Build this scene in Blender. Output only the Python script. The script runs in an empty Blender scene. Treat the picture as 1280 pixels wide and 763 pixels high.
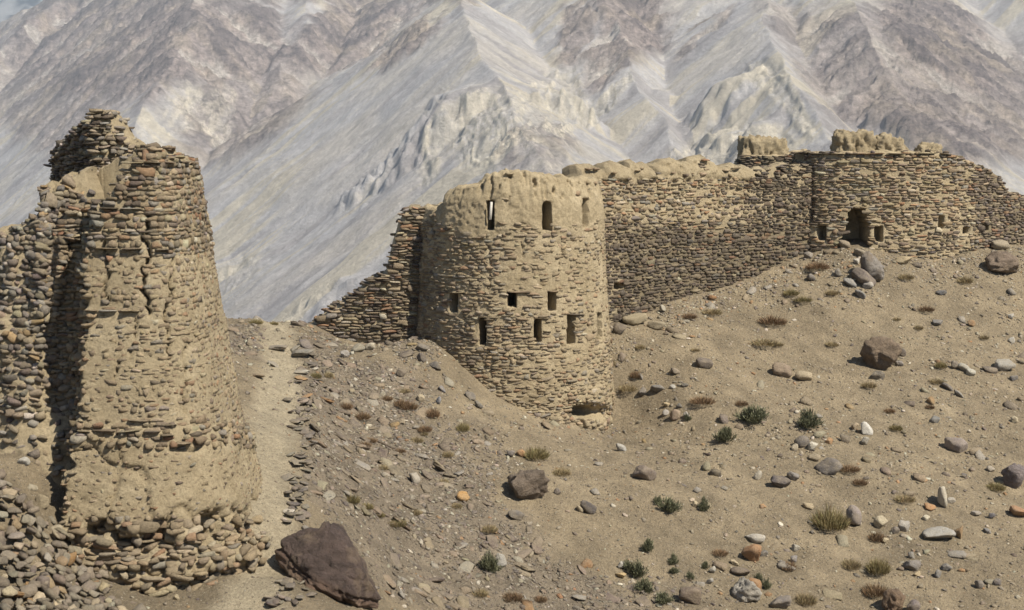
import bpy, math, random
import numpy as np

# ------------------------------------------------------------------ camera, sky, sun
sc = bpy.context.scene
COL = sc.collection
PITCH = math.radians(5.2)
FPX = 1777.8                      # focal length in pixels of the 1280-wide photograph
cam_d = bpy.data.cameras.new("camera")
cam_d.lens = 50.0
cam_d.sensor_width = 36.0
cam_d.clip_start = 0.1
cam_d.clip_end = 60000.0
cam = bpy.data.objects.new("camera", cam_d)
cam.location = (0, 0, 0)
cam.rotation_euler = (math.radians(90) - PITCH, 0, 0)
COL.objects.link(cam)
sc.camera = cam

SUN = np.array([0.78, -0.64, 1.12])
SUN = SUN / np.linalg.norm(SUN)
sun_el = math.asin(SUN[2])
world = bpy.data.worlds.new("World")
sc.world = world
world.use_nodes = True
wn = world.node_tree
bg = wn.nodes["Background"]
sky = wn.nodes.new("ShaderNodeTexSky")
sky.sky_type = 'NISHITA'
sky.sun_disc = False
sky.sun_elevation = sun_el
sky.sun_rotation = math.atan2(SUN[0], SUN[1])
sky.altitude = 2800
sky.air_density = 1.0
sky.dust_density = 0.8
sky.ozone_density = 1.0
wn.links.new(sky.outputs[0], bg.inputs[0])
bg.inputs[1].default_value = 0.052
sun_d = bpy.data.lights.new("sun", 'SUN')
sun_d.energy = 5.0
sun_d.angle = math.radians(0.53)
sun_d.color = (1.0, 0.905, 0.75)
sun = bpy.data.objects.new("sun", sun_d)
from mathutils import Vector, Matrix
sun.rotation_euler = Vector(SUN).to_track_quat('Z', 'Y').to_euler()
sun.location = (60, -40, 70)
COL.objects.link(sun)
sc.view_settings.view_transform = 'Standard'
sc.view_settings.look = 'None'
sc.view_settings.exposure = 0.92
sc.view_settings.gamma = 1.0
sc.cycles.max_bounces = 4
sc.cycles.diffuse_bounces = 3
sc.cycles.glossy_bounces = 2
sc.cycles.volume_bounces = 0

# ------------------------------------------------------------------ geometry of the view (to measure the photograph)
CP, SP = math.cos(PITCH), math.sin(PITCH)
def W(px, py, D):
    """world point seen at photo pixel px,py at forward distance D (array safe)"""
    u = (np.asarray(px, float) - 640) / FPX
    v = (381.5 - np.asarray(py, float)) / FPX
    t = D / (CP + v * SP)
    return np.stack(np.broadcast_arrays(u * t, D + 0 * t, t * (-SP + v * CP)), -1)
def proj(x, y, z):
    d = y * CP - z * SP
    up = y * SP + z * CP
    return 640 + FPX * x / d, 381.5 - FPX * up / d, d

# ------------------------------------------------------------------ noise
def _h(ix, iy, iz, seed):
    h = (ix.astype(np.int64) * 374761393 + iy.astype(np.int64) * 668265263 + iz.astype(np.int64) * 2147483647 + seed * 974634777) & 0xffffffff
    h = ((h ^ (h >> 13)) * 1274126177) & 0xffffffff
    h = ((h ^ (h >> 16)) * 2246822519) & 0xffffffff
    return ((h ^ (h >> 15)) & 0xffffff) / 16777216.0
def hash01(ix, iy, seed=0):
    ix = np.asarray(ix); iy = np.asarray(iy)
    return _h(ix, iy, np.zeros_like(ix), seed)
def n2(x, y, seed=0):
    x0 = np.floor(x); y0 = np.floor(y)
    fx = x - x0; fy = y - y0
    fx = fx * fx * fx * (fx * (fx * 6 - 15) + 10); fy = fy * fy * fy * (fy * (fy * 6 - 15) + 10)
    z = np.zeros_like(x0)
    a = _h(x0, y0, z, seed); b = _h(x0 + 1, y0, z, seed); c = _h(x0, y0 + 1, z, seed); d = _h(x0 + 1, y0 + 1, z, seed)
    return (a + (b - a) * fx + (c - a) * fy + (a - b - c + d) * fx * fy) * 2 - 1
def fbm(x, y, oct=4, seed=0, gain=0.5):
    s = 0; a = 1.0; t = 0
    for i in range(oct):
        s = s + a * n2(x * (2.03 ** i) + 17.3 * i, y * (2.03 ** i) - 9.1 * i, seed + i * 7)
        t += a; a *= gain
    return s / t
def n3(p, seed=0):
    f0 = np.floor(p); f = p - f0; f = f * f * (3 - 2 * f)
    r = 0
    for dx in (0, 1):
        for dy in (0, 1):
            for dz in (0, 1):
                w = (f[:, 0] if dx else 1 - f[:, 0]) * (f[:, 1] if dy else 1 - f[:, 1]) * (f[:, 2] if dz else 1 - f[:, 2])
                r = r + w * _h(f0[:, 0] + dx, f0[:, 1] + dy, f0[:, 2] + dz, seed)
    return r * 2 - 1
def sst(a, b, x):
    t = np.clip((x - a) / (b - a), 0, 1)
    return t * t * (3 - 2 * t)
def blobs(px, py, lst):
    """soft union of rotated ellipses (cx, cy, rx, ry, degrees, weight)"""
    m = 0 * px
    for cx, cy, rx, ry, dg, w in lst:
        a = math.radians(dg)
        dx = px - cx; dy = py - cy
        u = (dx * math.cos(a) + dy * math.sin(a)) / rx; v = (-dx * math.sin(a) + dy * math.cos(a)) / ry
        m = np.maximum(m, w * (1 - sst(0.65, 1.15, np.sqrt(u * u + v * v))))
    return m

# ------------------------------------------------------------------ object helpers
def link(name, me, mat=None, parent=None, loc=None):
    o = bpy.data.objects.new(name, me)
    COL.objects.link(o)
    if mat is not None and me is not None and not me.materials:
        me.materials.append(mat)
    if parent is not None:
        o.parent = parent
    if loc is not None:
        o.location = loc
    return o
def tag(o, label=None, cat=None, group=None, kind=None):
    if label: o['label'] = label
    if cat: o['category'] = cat
    if group: o['group'] = group
    if kind: o['kind'] = kind
    return o
def raw_mesh(name, V, F, colors=None, smooth=False, extra=None):
    """V (n,3), F (m,k) int array with all faces k-sided"""
    V = np.asarray(V, np.float32); F = np.asarray(F, np.int32)
    me = bpy.data.meshes.new(name)
    k = F.shape[1]
    me.vertices.add(len(V)); me.vertices.foreach_set("co", V.ravel())
    me.loops.add(F.size); me.loops.foreach_set("vertex_index", F.ravel())
    me.polygons.add(len(F))
    me.polygons.foreach_set("loop_start", np.arange(0, F.size, k, dtype=np.int32))
    if smooth:
        me.polygons.foreach_set("use_smooth", np.ones(len(F), bool))
    me.update(calc_edges=True)
    if colors is not None:
        C = np.ones((len(V), 4), np.float32); C[:, :3] = colors
        at = me.color_attributes.new("tint", 'FLOAT_COLOR', 'POINT')
        at.data.foreach_set("color", C.ravel())
    if extra:
        for kx, arr in extra.items():
            at = me.attributes.new(kx, 'FLOAT', 'POINT')
            at.data.foreach_set("value", np.asarray(arr, np.float32).ravel())
    return me
def grid_faces(nr, nc, wrap=False):
    i = np.arange(nr - 1)[:, None]; j = np.arange(nc if wrap else nc - 1)[None, :]
    j2 = (j + 1) % nc
    return np.stack([i * nc + j, i * nc + j2, (i + 1) * nc + j2, (i + 1) * nc + j], -1).reshape(-1, 4)

# ------------------------------------------------------------------ materials
def mat_new(name):
    m = bpy.data.materials.new(name); m.use_nodes = True
    nt = m.node_tree
    b = nt.nodes["Principled BSDF"]
    b.inputs["Roughness"].default_value = 0.92
    b.inputs["Specular IOR Level"].default_value = 0.25
    return m, nt, b
def nd(nt, t, **kw):
    n = nt.nodes.new(t)
    for k, v in kw.items():
        setattr(n, k, v)
    return n
def noise(nt, co, scale, detail=5, rough=0.6, dist=0.0):
    n = nd(nt, "ShaderNodeTexNoise")
    n.inputs["Scale"].default_value = scale; n.inputs["Detail"].default_value = detail
    n.inputs["Roughness"].default_value = rough; n.inputs["Distortion"].default_value = dist
    nt.links.new(co, n.inputs["Vector"])
    return n.outputs[0]
def ramp(nt, fac, stops):
    r = nd(nt, "ShaderNodeValToRGB")
    cr = r.color_ramp
    while len(cr.elements) < len(stops): cr.elements.new(0.5)
    for e, (p, c) in zip(cr.elements, stops):
        e.position = p
        e.color = (c, c, c, 1) if isinstance(c, (int, float)) else (*c, 1)
    nt.links.new(fac, r.inputs[0])
    return r.outputs[0]
def mix(nt, fac, a, b, mode='MIX'):
    m = nd(nt, "ShaderNodeMix", data_type='RGBA', blend_type=mode)
    for inp, v in ((m.inputs[0], fac), (m.inputs[6], a), (m.inputs[7], b)):
        if isinstance(v, (int, float)): inp.default_value = v
        elif isinstance(v, tuple): inp.default_value = (*v, 1)
        else: nt.links.new(v, inp)
    return m.outputs[2]
def math_(nt, op, a, b=0.0):
    m = nd(nt, "ShaderNodeMath", operation=op)
    for inp, v in ((m.inputs[0], a), (m.inputs[1], b)):
        if isinstance(v, (int, float)): inp.default_value = v
        else: nt.links.new(v, inp)
    return m.outputs[0]
def bump(nt, b, h, strength, dist):
    n = nd(nt, "ShaderNodeBump")
    n.inputs["Strength"].default_value = strength; n.inputs["Distance"].default_value = dist
    nt.links.new(h, n.inputs["Height"]); nt.links.new(n.outputs[0], b.inputs["Normal"])
def wpos(nt):
    return nd(nt, "ShaderNodeNewGeometry").outputs["Position"]
def attr(nt, name):
    return nd(nt, "ShaderNodeAttribute", attribute_name=name)

MUD = (0.36, 0.295, 0.20)
SAND = (0.282, 0.230, 0.155)

# bare earth of the hillside: vertex tint times grain, pebbles as fine relief
m_ground, nt, b = mat_new("hillside_earth")
P = wpos(nt)
a = attr(nt, "tint").outputs["Color"]
n1_ = ramp(nt, noise(nt, P, 0.9, 9, 0.75), [(0.32, 0.70), (0.68, 1.22)])
n2_ = ramp(nt, noise(nt, P, 11.0, 8, 0.85), [(0.28, 0.52), (0.5, 1.0), (0.72, 1.35)])
c = mix(nt, 1.0, a, n1_, 'MULTIPLY'); c = mix(nt, 1.0, c, n2_, 'MULTIPLY')
vo = nd(nt, "ShaderNodeTexVoronoi"); vo.inputs["Scale"].default_value = 15.0
nt.links.new(P, vo.inputs["Vector"])
peb = ramp(nt, vo.outputs["Distance"], [(0.16, 1.0), (0.26, 0.0)])
sep = nd(nt, "ShaderNodeSeparateColor"); nt.links.new(vo.outputs["Color"], sep.inputs[0])
sel = ramp(nt, sep.outputs[0], [(0.66, 0.0), (0.70, 1.0)])
pc = ramp(nt, sep.outputs[1], [(0.0, (0.10, 0.085, 0.075)), (0.5, (0.22, 0.19, 0.155)), (0.8, (0.34, 0.29, 0.22)), (1.0, (0.55, 0.52, 0.45))])
pf = mix(nt, 1.0, peb, sel, 'MULTIPLY')
c = mix(nt, pf, c, pc)
for sc_, lo_ in ((33.0, 0.60), (52.0, 0.5)):
    v2 = nd(nt, "ShaderNodeTexVoronoi"); v2.inputs["Scale"].default_value = sc_
    nt.links.new(P, v2.inputs["Vector"])
    s2 = nd(nt, "ShaderNodeSeparateColor"); nt.links.new(v2.outputs["Color"], s2.inputs[0])
    f2 = mix(nt, 1.0, ramp(nt, v2.outputs["Distance"], [(0.20, 1.0), (0.34, 0.0)]), ramp(nt, s2.outputs[0], [(lo_, 0.0), (lo_ + 0.05, 1.0)]), 'MULTIPLY')
    c = mix(nt, f2, c, ramp(nt, s2.outputs[1], [(0.0, (0.07, 0.06, 0.055)), (0.45, (0.17, 0.145, 0.115)), (0.75, (0.34, 0.29, 0.21)), (1.0, (0.60, 0.55, 0.45))]))
nt.links.new(c, b.inputs["Base Color"])
hh = math_(nt, 'ADD', noise(nt, P, 9.0, 8, 0.75), math_(nt, 'MULTIPLY', pf, 0.35))
bump(nt, b, hh, 1.0, 0.16)

# dried mud of the walls
m_mud, nt, b = mat_new("dried_mud")
P = wpos(nt)
f = ramp(nt, noise(nt, P, 1.1, 6, 0.7), [(0.3, (0.335, 0.272, 0.175)), (0.5, (0.405, 0.335, 0.222)), (0.72, (0.475, 0.40, 0.275))])
g = ramp(nt, noise(nt, P, 18.0, 6, 0.75), [(0.25, 0.52), (0.5, 1.0), (0.78, 1.25)])
c = mix(nt, 1.0, f, g, 'MULTIPLY')
c = mix(nt, 1.0, c, attr(nt, "tint").outputs["Color"], 'MULTIPLY')
nt.links.new(c, b.inputs["Base Color"])
hh = noise(nt, P, 9.0, 10, 0.85)
bump(nt, b, hh, 1.0, 0.09)

# stones: tint attribute x object colour x mottling, with a film of dust
def stone_mat(name, dust, spec=0.25, dustcol=(0.36, 0.30, 0.21)):
    m, nt, b = mat_new(name)
    oi = nd(nt, "ShaderNodeObjectInfo")
    P = wpos(nt)
    c = mix(nt, 1.0, attr(nt, "tint").outputs["Color"], oi.outputs["Color"], 'MULTIPLY')
    g = ramp(nt, noise(nt, P, 22.0, 6, 0.75), [(0.25, 0.55), (0.5, 1.0), (0.8, 1.45)])
    c = mix(nt, 1.0, c, g, 'MULTIPLY')
    df = ramp(nt, noise(nt, P, 5.0, 6, 0.7), [(0.36, 0.0), (0.64, dust)])
    c = mix(nt, df, c, dustcol)
    nt.links.new(c, b.inputs["Base Color"])
    b.inputs["Roughness"].default_value = 0.82
    b.inputs["Specular IOR Level"].default_value = spec
    bump(nt, b, noise(nt, P, 24.0, 8, 0.8), 1.0, 0.06)
    return m
m_stone = stone_mat("wall_stone", 0.34)
m_rock = stone_mat("weathered_rock", 0.45, 0.35)

# big varnished boulders: cracks and lighter lichen specks
m_boulder, nt, b = mat_new("varnished_boulder")
oi = nd(nt, "ShaderNodeObjectInfo"); P = wpos(nt)
c = mix(nt, 1.0, oi.outputs["Color"], ramp(nt, noise(nt, P, 3.0, 8, 0.7, 0.6), [(0.28, 0.55), (0.5, 1.0), (0.75, 1.5)]), 'MULTIPLY')
c = mix(nt, 1.0, c, attr(nt, 'tint').outputs['Color'], 'MULTIPLY')
c = mix(nt, ramp(nt, noise(nt, P, 1.6, 5, 0.6), [(0.52, 0.0), (0.66, 0.6)]), c, (0.27, 0.205, 0.14))
c = mix(nt, ramp(nt, noise(nt, P, 26.0, 4, 0.7), [(0.66, 0.0), (0.74, 0.7)]), c, (0.42, 0.37, 0.30))
nt.links.new(c, b.inputs["Base Color"])
b.inputs["Roughness"].default_value = 0.62
b.inputs["Specular IOR Level"].default_value = 0.4
bump(nt, b, noise(nt, P, 5.0, 10, 0.78, 0.6), 1.0, 0.22)

m_mount, nt, b = mat_new("mountain_rock")
P = wpos(nt)
c = mix(nt, 1.0, attr(nt, "tint").outputs["Color"], ramp(nt, noise(nt, P, 0.03, 10, 0.7), [(0.3, 0.80), (0.7, 1.2)]), 'MULTIPLY')
c = mix(nt, 1.0, c, ramp(nt, noise(nt, P, 0.13, 6, 0.75), [(0.3, 0.86), (0.7, 1.14)]), 'MULTIPLY')
rk = attr(nt, "rocky").outputs["Fac"]
c = mix(nt, rk, c, mix(nt, 1.0, c, ramp(nt, noise(nt, P, 0.05, 12, 0.82), [(0.36, 0.45), (0.5, 1.0), (0.64, 1.5)]), 'MULTIPLY'))
nt.links.new(c, b.inputs["Base Color"])
b.inputs["Roughness"].default_value = 1.0; b.inputs["Specular IOR Level"].default_value = 0.05
bump(nt, b, noise(nt, P, 0.07, 10, 0.8), 1.0, 14.0)

def blade_mat(name, c0, c1):
    m, nt, b = mat_new(name)
    oi = nd(nt, "ShaderNodeObjectInfo"); P = wpos(nt)
    f = ramp(nt, noise(nt, P, 8.0, 3, 0.6), [(0.3, c0), (0.7, c1)])
    c = mix(nt, 1.0, f, oi.outputs["Color"], 'MULTIPLY')
    c = mix(nt, 1.0, c, attr(nt, "tint").outputs["Color"], 'MULTIPLY')
    nt.links.new(c, b.inputs["Base Color"])
    b.inputs["Roughness"].default_value = 0.8
    return m
m_blade = blade_mat("dry_leaves", (0.7, 0.7, 0.7), (1.25, 1.25, 1.25))
m_wood, nt, b = mat_new("bleached_wood")
P = wpos(nt)
nt.links.new(ramp(nt, noise(nt, P, 12.0, 4, 0.6), [(0.3, (0.42, 0.40, 0.36)), (0.7, (0.66, 0.64, 0.60))]), b.inputs["Base Color"])

# ------------------------------------------------------------------ the hillside (one sheet to the valley)
CTRL = [  # photo x, photo y, forward distance
 (330,403,44.0),(290,405,43.0),(380,407,44.5),(345,470,38.5),(330,560,31.5),(325,640,28.0),(335,720,25.8),(340,763,24.6),
 (300,520,33.2),(380,480,38.2),(375,560,32.2),(365,640,28.8),(430,430,44.3),(480,434,43.9),
 (520,426,43.3),(560,455,42.8),(600,487,42.6),(650,511,42.8),(700,528,43.3),(735,532,44.0),(772,530,45.2),(765,440,46.8),
 (450,520,38.6),(450,600,34.0),(450,700,29.0),(520,520,39.4),(520,600,35.6),(520,700,31.6),(600,600,36.6),(600,700,32.8),(700,600,37.8),
 (700,700,34.0),(800,600,38.2),(800,700,34.6),(640,763,31.0),(500,763,28.8),(800,763,32.6),
 (810,405,48.8),(860,380,50.6),(850,480,45.4),(950,352,53.4),(950,400,50.6),(950,480,46.2),(950,560,41.6),(950,650,37.4),(960,763,33.2),
 (1010,318,55.2),(1080,315,54.8),(1150,325,55.4),(1210,318,56.0),(1280,306,58.0),(1100,400,51.2),(1100,480,46.8),(1100,560,42.2),(1100,650,38.2),(1100,763,33.8),
 (1250,400,52.2),(1250,480,47.6),(1250,560,43.2),(1250,650,38.8),(1280,763,34.2),(1500,420,53.0),(1500,600,43.0),(1500,300,62.0),
 (55,560,26.4),(0,560,26.6),(40,640,25.0),(0,660,24.2),(100,704,25.2),(85,645,26.0),(200,738,25.2),(140,725,25.2),(270,730,25.7),(318,700,26.9),(200,763,24.6),(60,745,22.9),(0,763,21.6),(-100,600,25.5),(-120,763,21.0)]
cw = W(np.array([c[0] for c in CTRL]), np.array([c[1] for c in CTRL]), np.array([c[2] for c in CTRL], float))
FREE = [  # world x, y, z outside what the photograph measures
 (0,0,-1.9),(-30,0,-2.2),(40,0,-3.0),(0,8,-4.6),(-15,8,-4.2),(25,8,-6.0),(-5,16,-6.6),(10,18,-8.6),(30,20,-9.6),(-20,18,-5.6),
 (-9,50.5,-6.6),(-9,56,-9.5),(-4,50.5,-6.2),(-4,57,-9.5),(-14,48,-6.0),(-18,40,-4.6),(-12,34,-4.2),(-30,34,-5.0),(-40,50,-9.0),
 (2,52,-5.0),(6,58,-4.4),(14,64,-3.6),(26,68,-4.0),(45,60,-3.0),(45,40,-6.0),(0,64,-8.5),(10,78,-9.0),(30,84,-10.0),(-20,66,-14.0),
 (-45,80,-22.0),(0,90,-20.0),(50,90,-14.0),(0,125,-36.0),(-60,125,-40.0),(70,125,-32.0),(60,20,-11.0),(-45,15,-6.0)]
PTS = np.concatenate([cw, np.array(FREE, float)])
def _phi(d2):
    return 0.5 * d2 * np.log(d2 + 1e-9)
_n = len(PTS)
_A = np.zeros((_n + 3, _n + 3))
_d2 = ((PTS[:, None, :2] - PTS[None, :, :2]) ** 2).sum(-1)
_A[:_n, :_n] = _phi(_d2) + np.eye(_n) * 0.04
_A[:_n, _n] = 1; _A[:_n, _n + 1:] = PTS[:, :2]
_A[_n, :_n] = 1; _A[_n + 1:, :_n] = PTS[:, :2].T
_w = np.linalg.solve(_A, np.concatenate([PTS[:, 2], [0, 0, 0]]))
GX0, GY0, GS = -70.0, -4.0, 0.5
gx = np.arange(GX0, 80.01, GS); gy = np.arange(GY0, 130.01, GS)
_X, _Y = np.meshgrid(gx, gy)
_Z = _w[_n] + _w[_n + 1] * _X + _w[_n + 2] * _Y
for i in range(_n):
    _Z += _w[i] * _phi((_X - PTS[i, 0]) ** 2 + (_Y - PTS[i, 1]) ** 2)
ZC = _Z
def seg_dist(x, y, pts):
    best = np.full(np.shape(x), 1e9); side = np.zeros(np.shape(x))
    for (ax, ay), (bx, by) in zip(pts[:-1], pts[1:]):
        dx, dy = bx - ax, by - ay
        t = np.clip(((x - ax) * dx + (y - ay) * dy) / (dx * dx + dy * dy), 0, 1)
        qx = x - ax - t * dx; qy = y - ay - t * dy
        d = np.hypot(qx, qy)
        s = np.sign(dx * qy - dy * qx)
        side = np.where(d < best, s, side); best = np.minimum(d, best)
    return best, side
PATH = [tuple(W(a, b_, c_)[:2]) for a, b_, c_ in ((345,403,44.6),(350,430,42),(352,470,38.6),(340,540,33),(335,600,29.8),(330,660,27.4),(322,720,25.6),(300,763,24.0))]
def gz_raw(x, y):
    x = np.asarray(x, float); y = np.asarray(y, float)
    fx = np.clip((x - GX0) / GS, 0, len(gx) - 1.001); fy = np.clip((y - GY0) / GS, 0, len(gy) - 1.001)
    ix = fx.astype(int); iy = fy.astype(int); fx = fx - ix; fy = fy - iy
    z = ZC[iy, ix] * (1 - fx) * (1 - fy) + ZC[iy, ix + 1] * fx * (1 - fy) + ZC[iy + 1, ix] * (1 - fx) * fy + ZC[iy + 1, ix + 1] * fx * fy
    far = np.clip(y - 118, 0, None)
    return z - 0.18 * far
def gz(x, y):
    x = np.asarray(x, float); y = np.asarray(y, float)
    z = gz_raw(x, y)
    amp = np.clip(1 - (y - 70) / 60, 0.2, 1)
    z = z + 0.16 * fbm(x * 0.45, y * 0.45, 4, 3) * amp
    # small rills running down to the lower right, and clods
    r = x * 0.80 + y * 0.60
    q = -x * 0.60 + y * 0.80
    z = z + 0.06 * fbm(r * 2.6 + q * 0.3, q * 0.7, 4, 11) * amp + 0.032 * fbm(x * 6, y * 6, 4, 21, 0.65) * amp
    d, _ = seg_dist(x, y, PATH)
    k = 1 - sst(0.25, 0.75, d)
    return z - 0.09 * k
def gnormal(x, y, e=0.25):
    zx = (gz_raw(x + e, y) - gz_raw(x - e, y)) / (2 * e); zy = (gz_raw(x, y + e) - gz_raw(x, y - e)) / (2 * e)
    n = np.stack([-zx, -zy, np.ones_like(zx)], -1)
    return n / np.linalg.norm(n, axis=-1, keepdims=True)
def on_ground(px, py):
    """march the sight line of a photo pixel to the ground"""
    D = np.arange(15, 75, 0.05)
    p = W(px, py, D)
    g = gz_raw(p[:, 0], p[:, 1])
    i = np.argmax(p[:, 2] < g)
    return p[i]

SCREE = [(450,500,95,55,10,1.0),(430,560,60,90,10,0.95),(520,590,120,70,32,0.9),(560,680,170,80,25,1.0),(640,740,220,55,12,1.0),(300,425,38,22,0,1.0),(395,440,30,30,0,1.0),
         (520,440,40,25,30,0.5),(840,745,60,30,10,0.4),(600,560,60,30,35,0.45)]
xs = np.concatenate([np.linspace(-900, -70, 24)[:-1], np.linspace(-70, -14, 50)[:-1], np.arange(-14, 23.5, 0.105), np.linspace(23.6, 80, 50), np.linspace(80, 900, 24)[1:]])
ys = np.concatenate([np.linspace(-400, -3, 14)[:-1], np.linspace(-3, 20, 30)[:-1], np.arange(20, 59, 0.115), np.linspace(59.1, 130, 60)[:-1], np.geomspace(130, 1700, 22)])
X, Y = np.meshgrid(xs, ys)
Z = gz(X, Y)
px_, py_, _dd = proj(X, np.maximum(Y, 2), Z)
scr = np.clip(blobs(px_ + 25 * fbm(X, Y, 3, 5), py_ + 25 * fbm(X, Y, 3, 8), SCREE), 0, 1) * sst(18, 24, Y)
dpath, _ = seg_dist(X, Y, PATH)
kp = 1 - sst(0.25, 0.85, dpath + 0.25 * fbm(X * 1.3, Y * 1.3, 3, 9))
col = np.ones(X.shape + (3,)) * np.array(SAND)
tone = fbm(X * 0.22, Y * 0.22, 4, 31)[..., None]
col = col * (1 + 0.22 * tone) * (1 + 0.20 * fbm(X * 1.7, Y * 1.7, 4, 33)[..., None])
rr = X * 0.80 + Y * 0.60; qq = -X * 0.60 + Y * 0.80
st = fbm(rr * 2.4 + 0.4 * n2(X, Y, 3), qq * 0.5, 4, 44)[..., None]
col = col * (1 + 0.16 * st)
col = col * (1 - scr[..., None]) + scr[..., None] * np.array((0.235, 0.195, 0.145)) * (1 + 0.3 * fbm(X * 2, Y * 2, 3, 3)[..., None])
col = col * (1 - kp[..., None]) + kp[..., None] * np.array((0.43, 0.37, 0.265))
me = raw_mesh("hillside", np.stack([X, Y, Z], -1).reshape(-1, 3), grid_faces(*X.shape), col.reshape(-1, 3), smooth=True)
tag(link("hillside", me, m_ground), "dusty tan hillside that slopes down to the lower right", kind="structure")

# ------------------------------------------------------------------ the mountains across the valley
NS, NY = 980, 620
s_ = np.linspace(-0.43, 0.43, NS)
y_ = np.concatenate([np.linspace(1200, 1950, 12)[:-1], np.geomspace(1950, 7600, NY - 11)])
S, Y = np.meshgrid(s_, y_)
X = S * Y
FLOOR = -268.0
X0, Y0 = X, Y
X = X0 + 42 * fbm(X0 / 330, Y0 / 330, 4, 5) ; Y = Y0 + 42 * fbm(X0 / 330 + 9, Y0 / 330, 4, 6)
# every mountain is a pyramid of slope facets: summit (photo x, y, distance) and the gradients of its faces
PYR = [((72, -12, 6500), [(0.74, 0.42), (-0.42, 0.45), (0.2, -0.5)]),
       ((330, -150, 6400), [(0.64, 0.46), (-0.5, 0.4), (0, -0.5)]),
       ((400, -40, 5300), [(0.49, 0.46), (-0.52, 0.44), (0.49, -0.5), (-0.4, -0.5)]),
       ((640, -120, 5900), [(0.52, 0.40), (-0.52, 0.44), (0, -0.5)]),
       ((572, -12, 3700), [(0.664, 0.37), (-0.56, 0.22), (0.664, -0.5), (-0.5, -0.5)]),
       ((735, -70, 4050), [(0.60, 0.42), (-0.66, 0.36), (0.3, -0.5), (-0.3, -0.5)]),
       ((948, -16, 3300), [(0.67, 0.33), (-0.69, 0.40), (0.4, -0.5), (-0.5, -0.5)]),
       ((900, -230, 5500), [(0.45, 0.40), (-0.5, 0.42), (0, -0.5)]),
       ((1230, -110, 4700), [(0.62, 0.36), (-0.66, 0.42), (0, -0.5)]),
       ((1420, -170, 5600), [(0.6, 0.4), (-0.5, 0.42), (0, -0.5)])]
H = np.full(X.shape, FLOOR) + 0.006 * (Y - 2400)
gap = np.full(X.shape, 60.0)
U_ = X.copy(); V_ = Y.copy(); fid = np.zeros(X.shape, int)
def smax(a, b, k=12.0):
    h = np.clip(0.5 + 0.5 * (a - b) / k, 0, 1)
    return b + (a - b) * h + k * h * (1 - h)
und = 16 * fbm(X / 420, Y / 420, 4, 15) + 7 * fbm(X / 130, Y / 130, 3, 16)
for pi_, ((ax_, ay_, aD_), faces) in enumerate(PYR):
    A_ = W(ax_, ay_, aD_)
    zs_ = np.sort(np.stack([A_[2] + g_[0] * (X - A_[0]) + g_[1] * (Y - A_[1]) for g_ in faces]), axis=0)
    gp_ = zs_[1] - zs_[0]
    z_ = np.full(X.shape, 1e9); u1 = 0 * X; v1 = 0 * X; f1 = 0 * X
    for fi, (gx_, gy_) in enumerate(faces):
        pz = A_[2] + gx_ * (X - A_[0]) + gy_ * (Y - A_[1])
        m = pz < z_
        gl = math.hypot(gx_, gy_)
        u1 = np.where(m, (-gy_ * (X0 - A_[0]) + gx_ * (Y0 - A_[1])) / gl, u1)
        v1 = np.where(m, (gx_ * (X0 - A_[0]) + gy_ * (Y0 - A_[1])) / gl, v1)
        f1 = np.where(m, pi_ * 5 + fi, f1); z_ = np.where(m, pz, z_)
    m = z_ > H
    gap = np.minimum(np.where(m, gp_, gap), np.abs(z_ - H))
    U_ = np.where(m, u1, U_); V_ = np.where(m, v1, V_); fid = np.where(m, f1, fid)
    H = smax(H, z_, 10)
H = H + und
X, Y = X0, Y0
fo = fid * 37.7
U_ = U_ + 10 * fbm(X / 90, Y / 90, 3, 19)
def hit(px, py):
    u = (px - 640) / FPX; v = (381.5 - py) / FPX; t = 1 / (CP + v * SP)
    j = int(np.argmin(np.abs(s_ - u * t)))
    k = int(np.argmax(H[:, j] > y_ * t * (-SP + v * CP)))
    return np.array([s_[j] * y_[k], y_[k], H[k, j]])
top = H.copy()
def bench(px, py, r, k1, k2, seed, push=0.75):
    """old fan terrace: a gentle top that breaks off in a steep scarp"""
    a = hit(px, py)
    cx_, cy_ = a[0], a[1] + r * push
    dx = X - cx_; dy = Y - cy_
    d = np.hypot(dx, dy); an = np.arctan2(dy, dx)
    r = r * (1 + 0.20 * np.sin(an * 3 + seed) + 0.20 * n2(dx / 60.0, dy / 60.0, seed) + 0.13 * n2(dx / 24.0, dy / 24.0, seed + 5) + 0.06 * n2(dx / 10.0, dy / 10.0, seed + 6))
    return a[2] + k1 * r * 0.75 - k1 * np.minimum(d, r) - k2 * np.clip(d - r, 0, None)
newH = H
for bb in ((622, 112, 120, 0.28, 1.1, 1), (712, 88, 75, 0.35, 1.0, 2), (745, 140, 90, 0.30, 1.0, 3), (820, 118, 80, 0.3, 0.9, 13),
           (888, 158, 95, 0.22, 1.0, 4), (925, 170, 60, 0.22, 1.0, 14), (962, 100, 70, 0.42, 1.1, 5), (985, 150, 60, 0.42, 1.1, 15), (480, 352, 70, 0.25, 0.9, 6),
           (300, 330, 80, 0.3, 0.8, 7), (222, 112, 60, 0.5, 0.9, 8)):
    newH = smax(newH, bench(*bb), 4)
H = newH
pxm, pym, _q = proj(X, Y, H)
pxw = pxm + 22 * fbm(X / 90, Y / 90, 4, 2); pyw = pym + 15 * fbm(X / 90, Y / 90, 4, 4)
ROCKY = [(150,50,190,90,-10,1.0),(60,130,110,60,25,0.7),(300,60,70,60,0,1.0),(430,45,110,42,-25,1.0),(310,130,110,60,-35,0.8),(500,60,70,12,-35,0.9),(790,20,55,60,0,1.0),(760,70,50,26,-50,0.9),
         (880,45,60,12,-42,0.7),(1090,90,110,80,38,0.8),(1180,60,110,60,38,1.0),(1150,160,110,50,40,0.9),(1240,130,80,90,40,0.85),(1000,40,60,25,40,0.5),(670,190,50,40,0,0.5),(450,-20,200,30,0,1.0),(720,40,22,50,10,0.9)]
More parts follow.
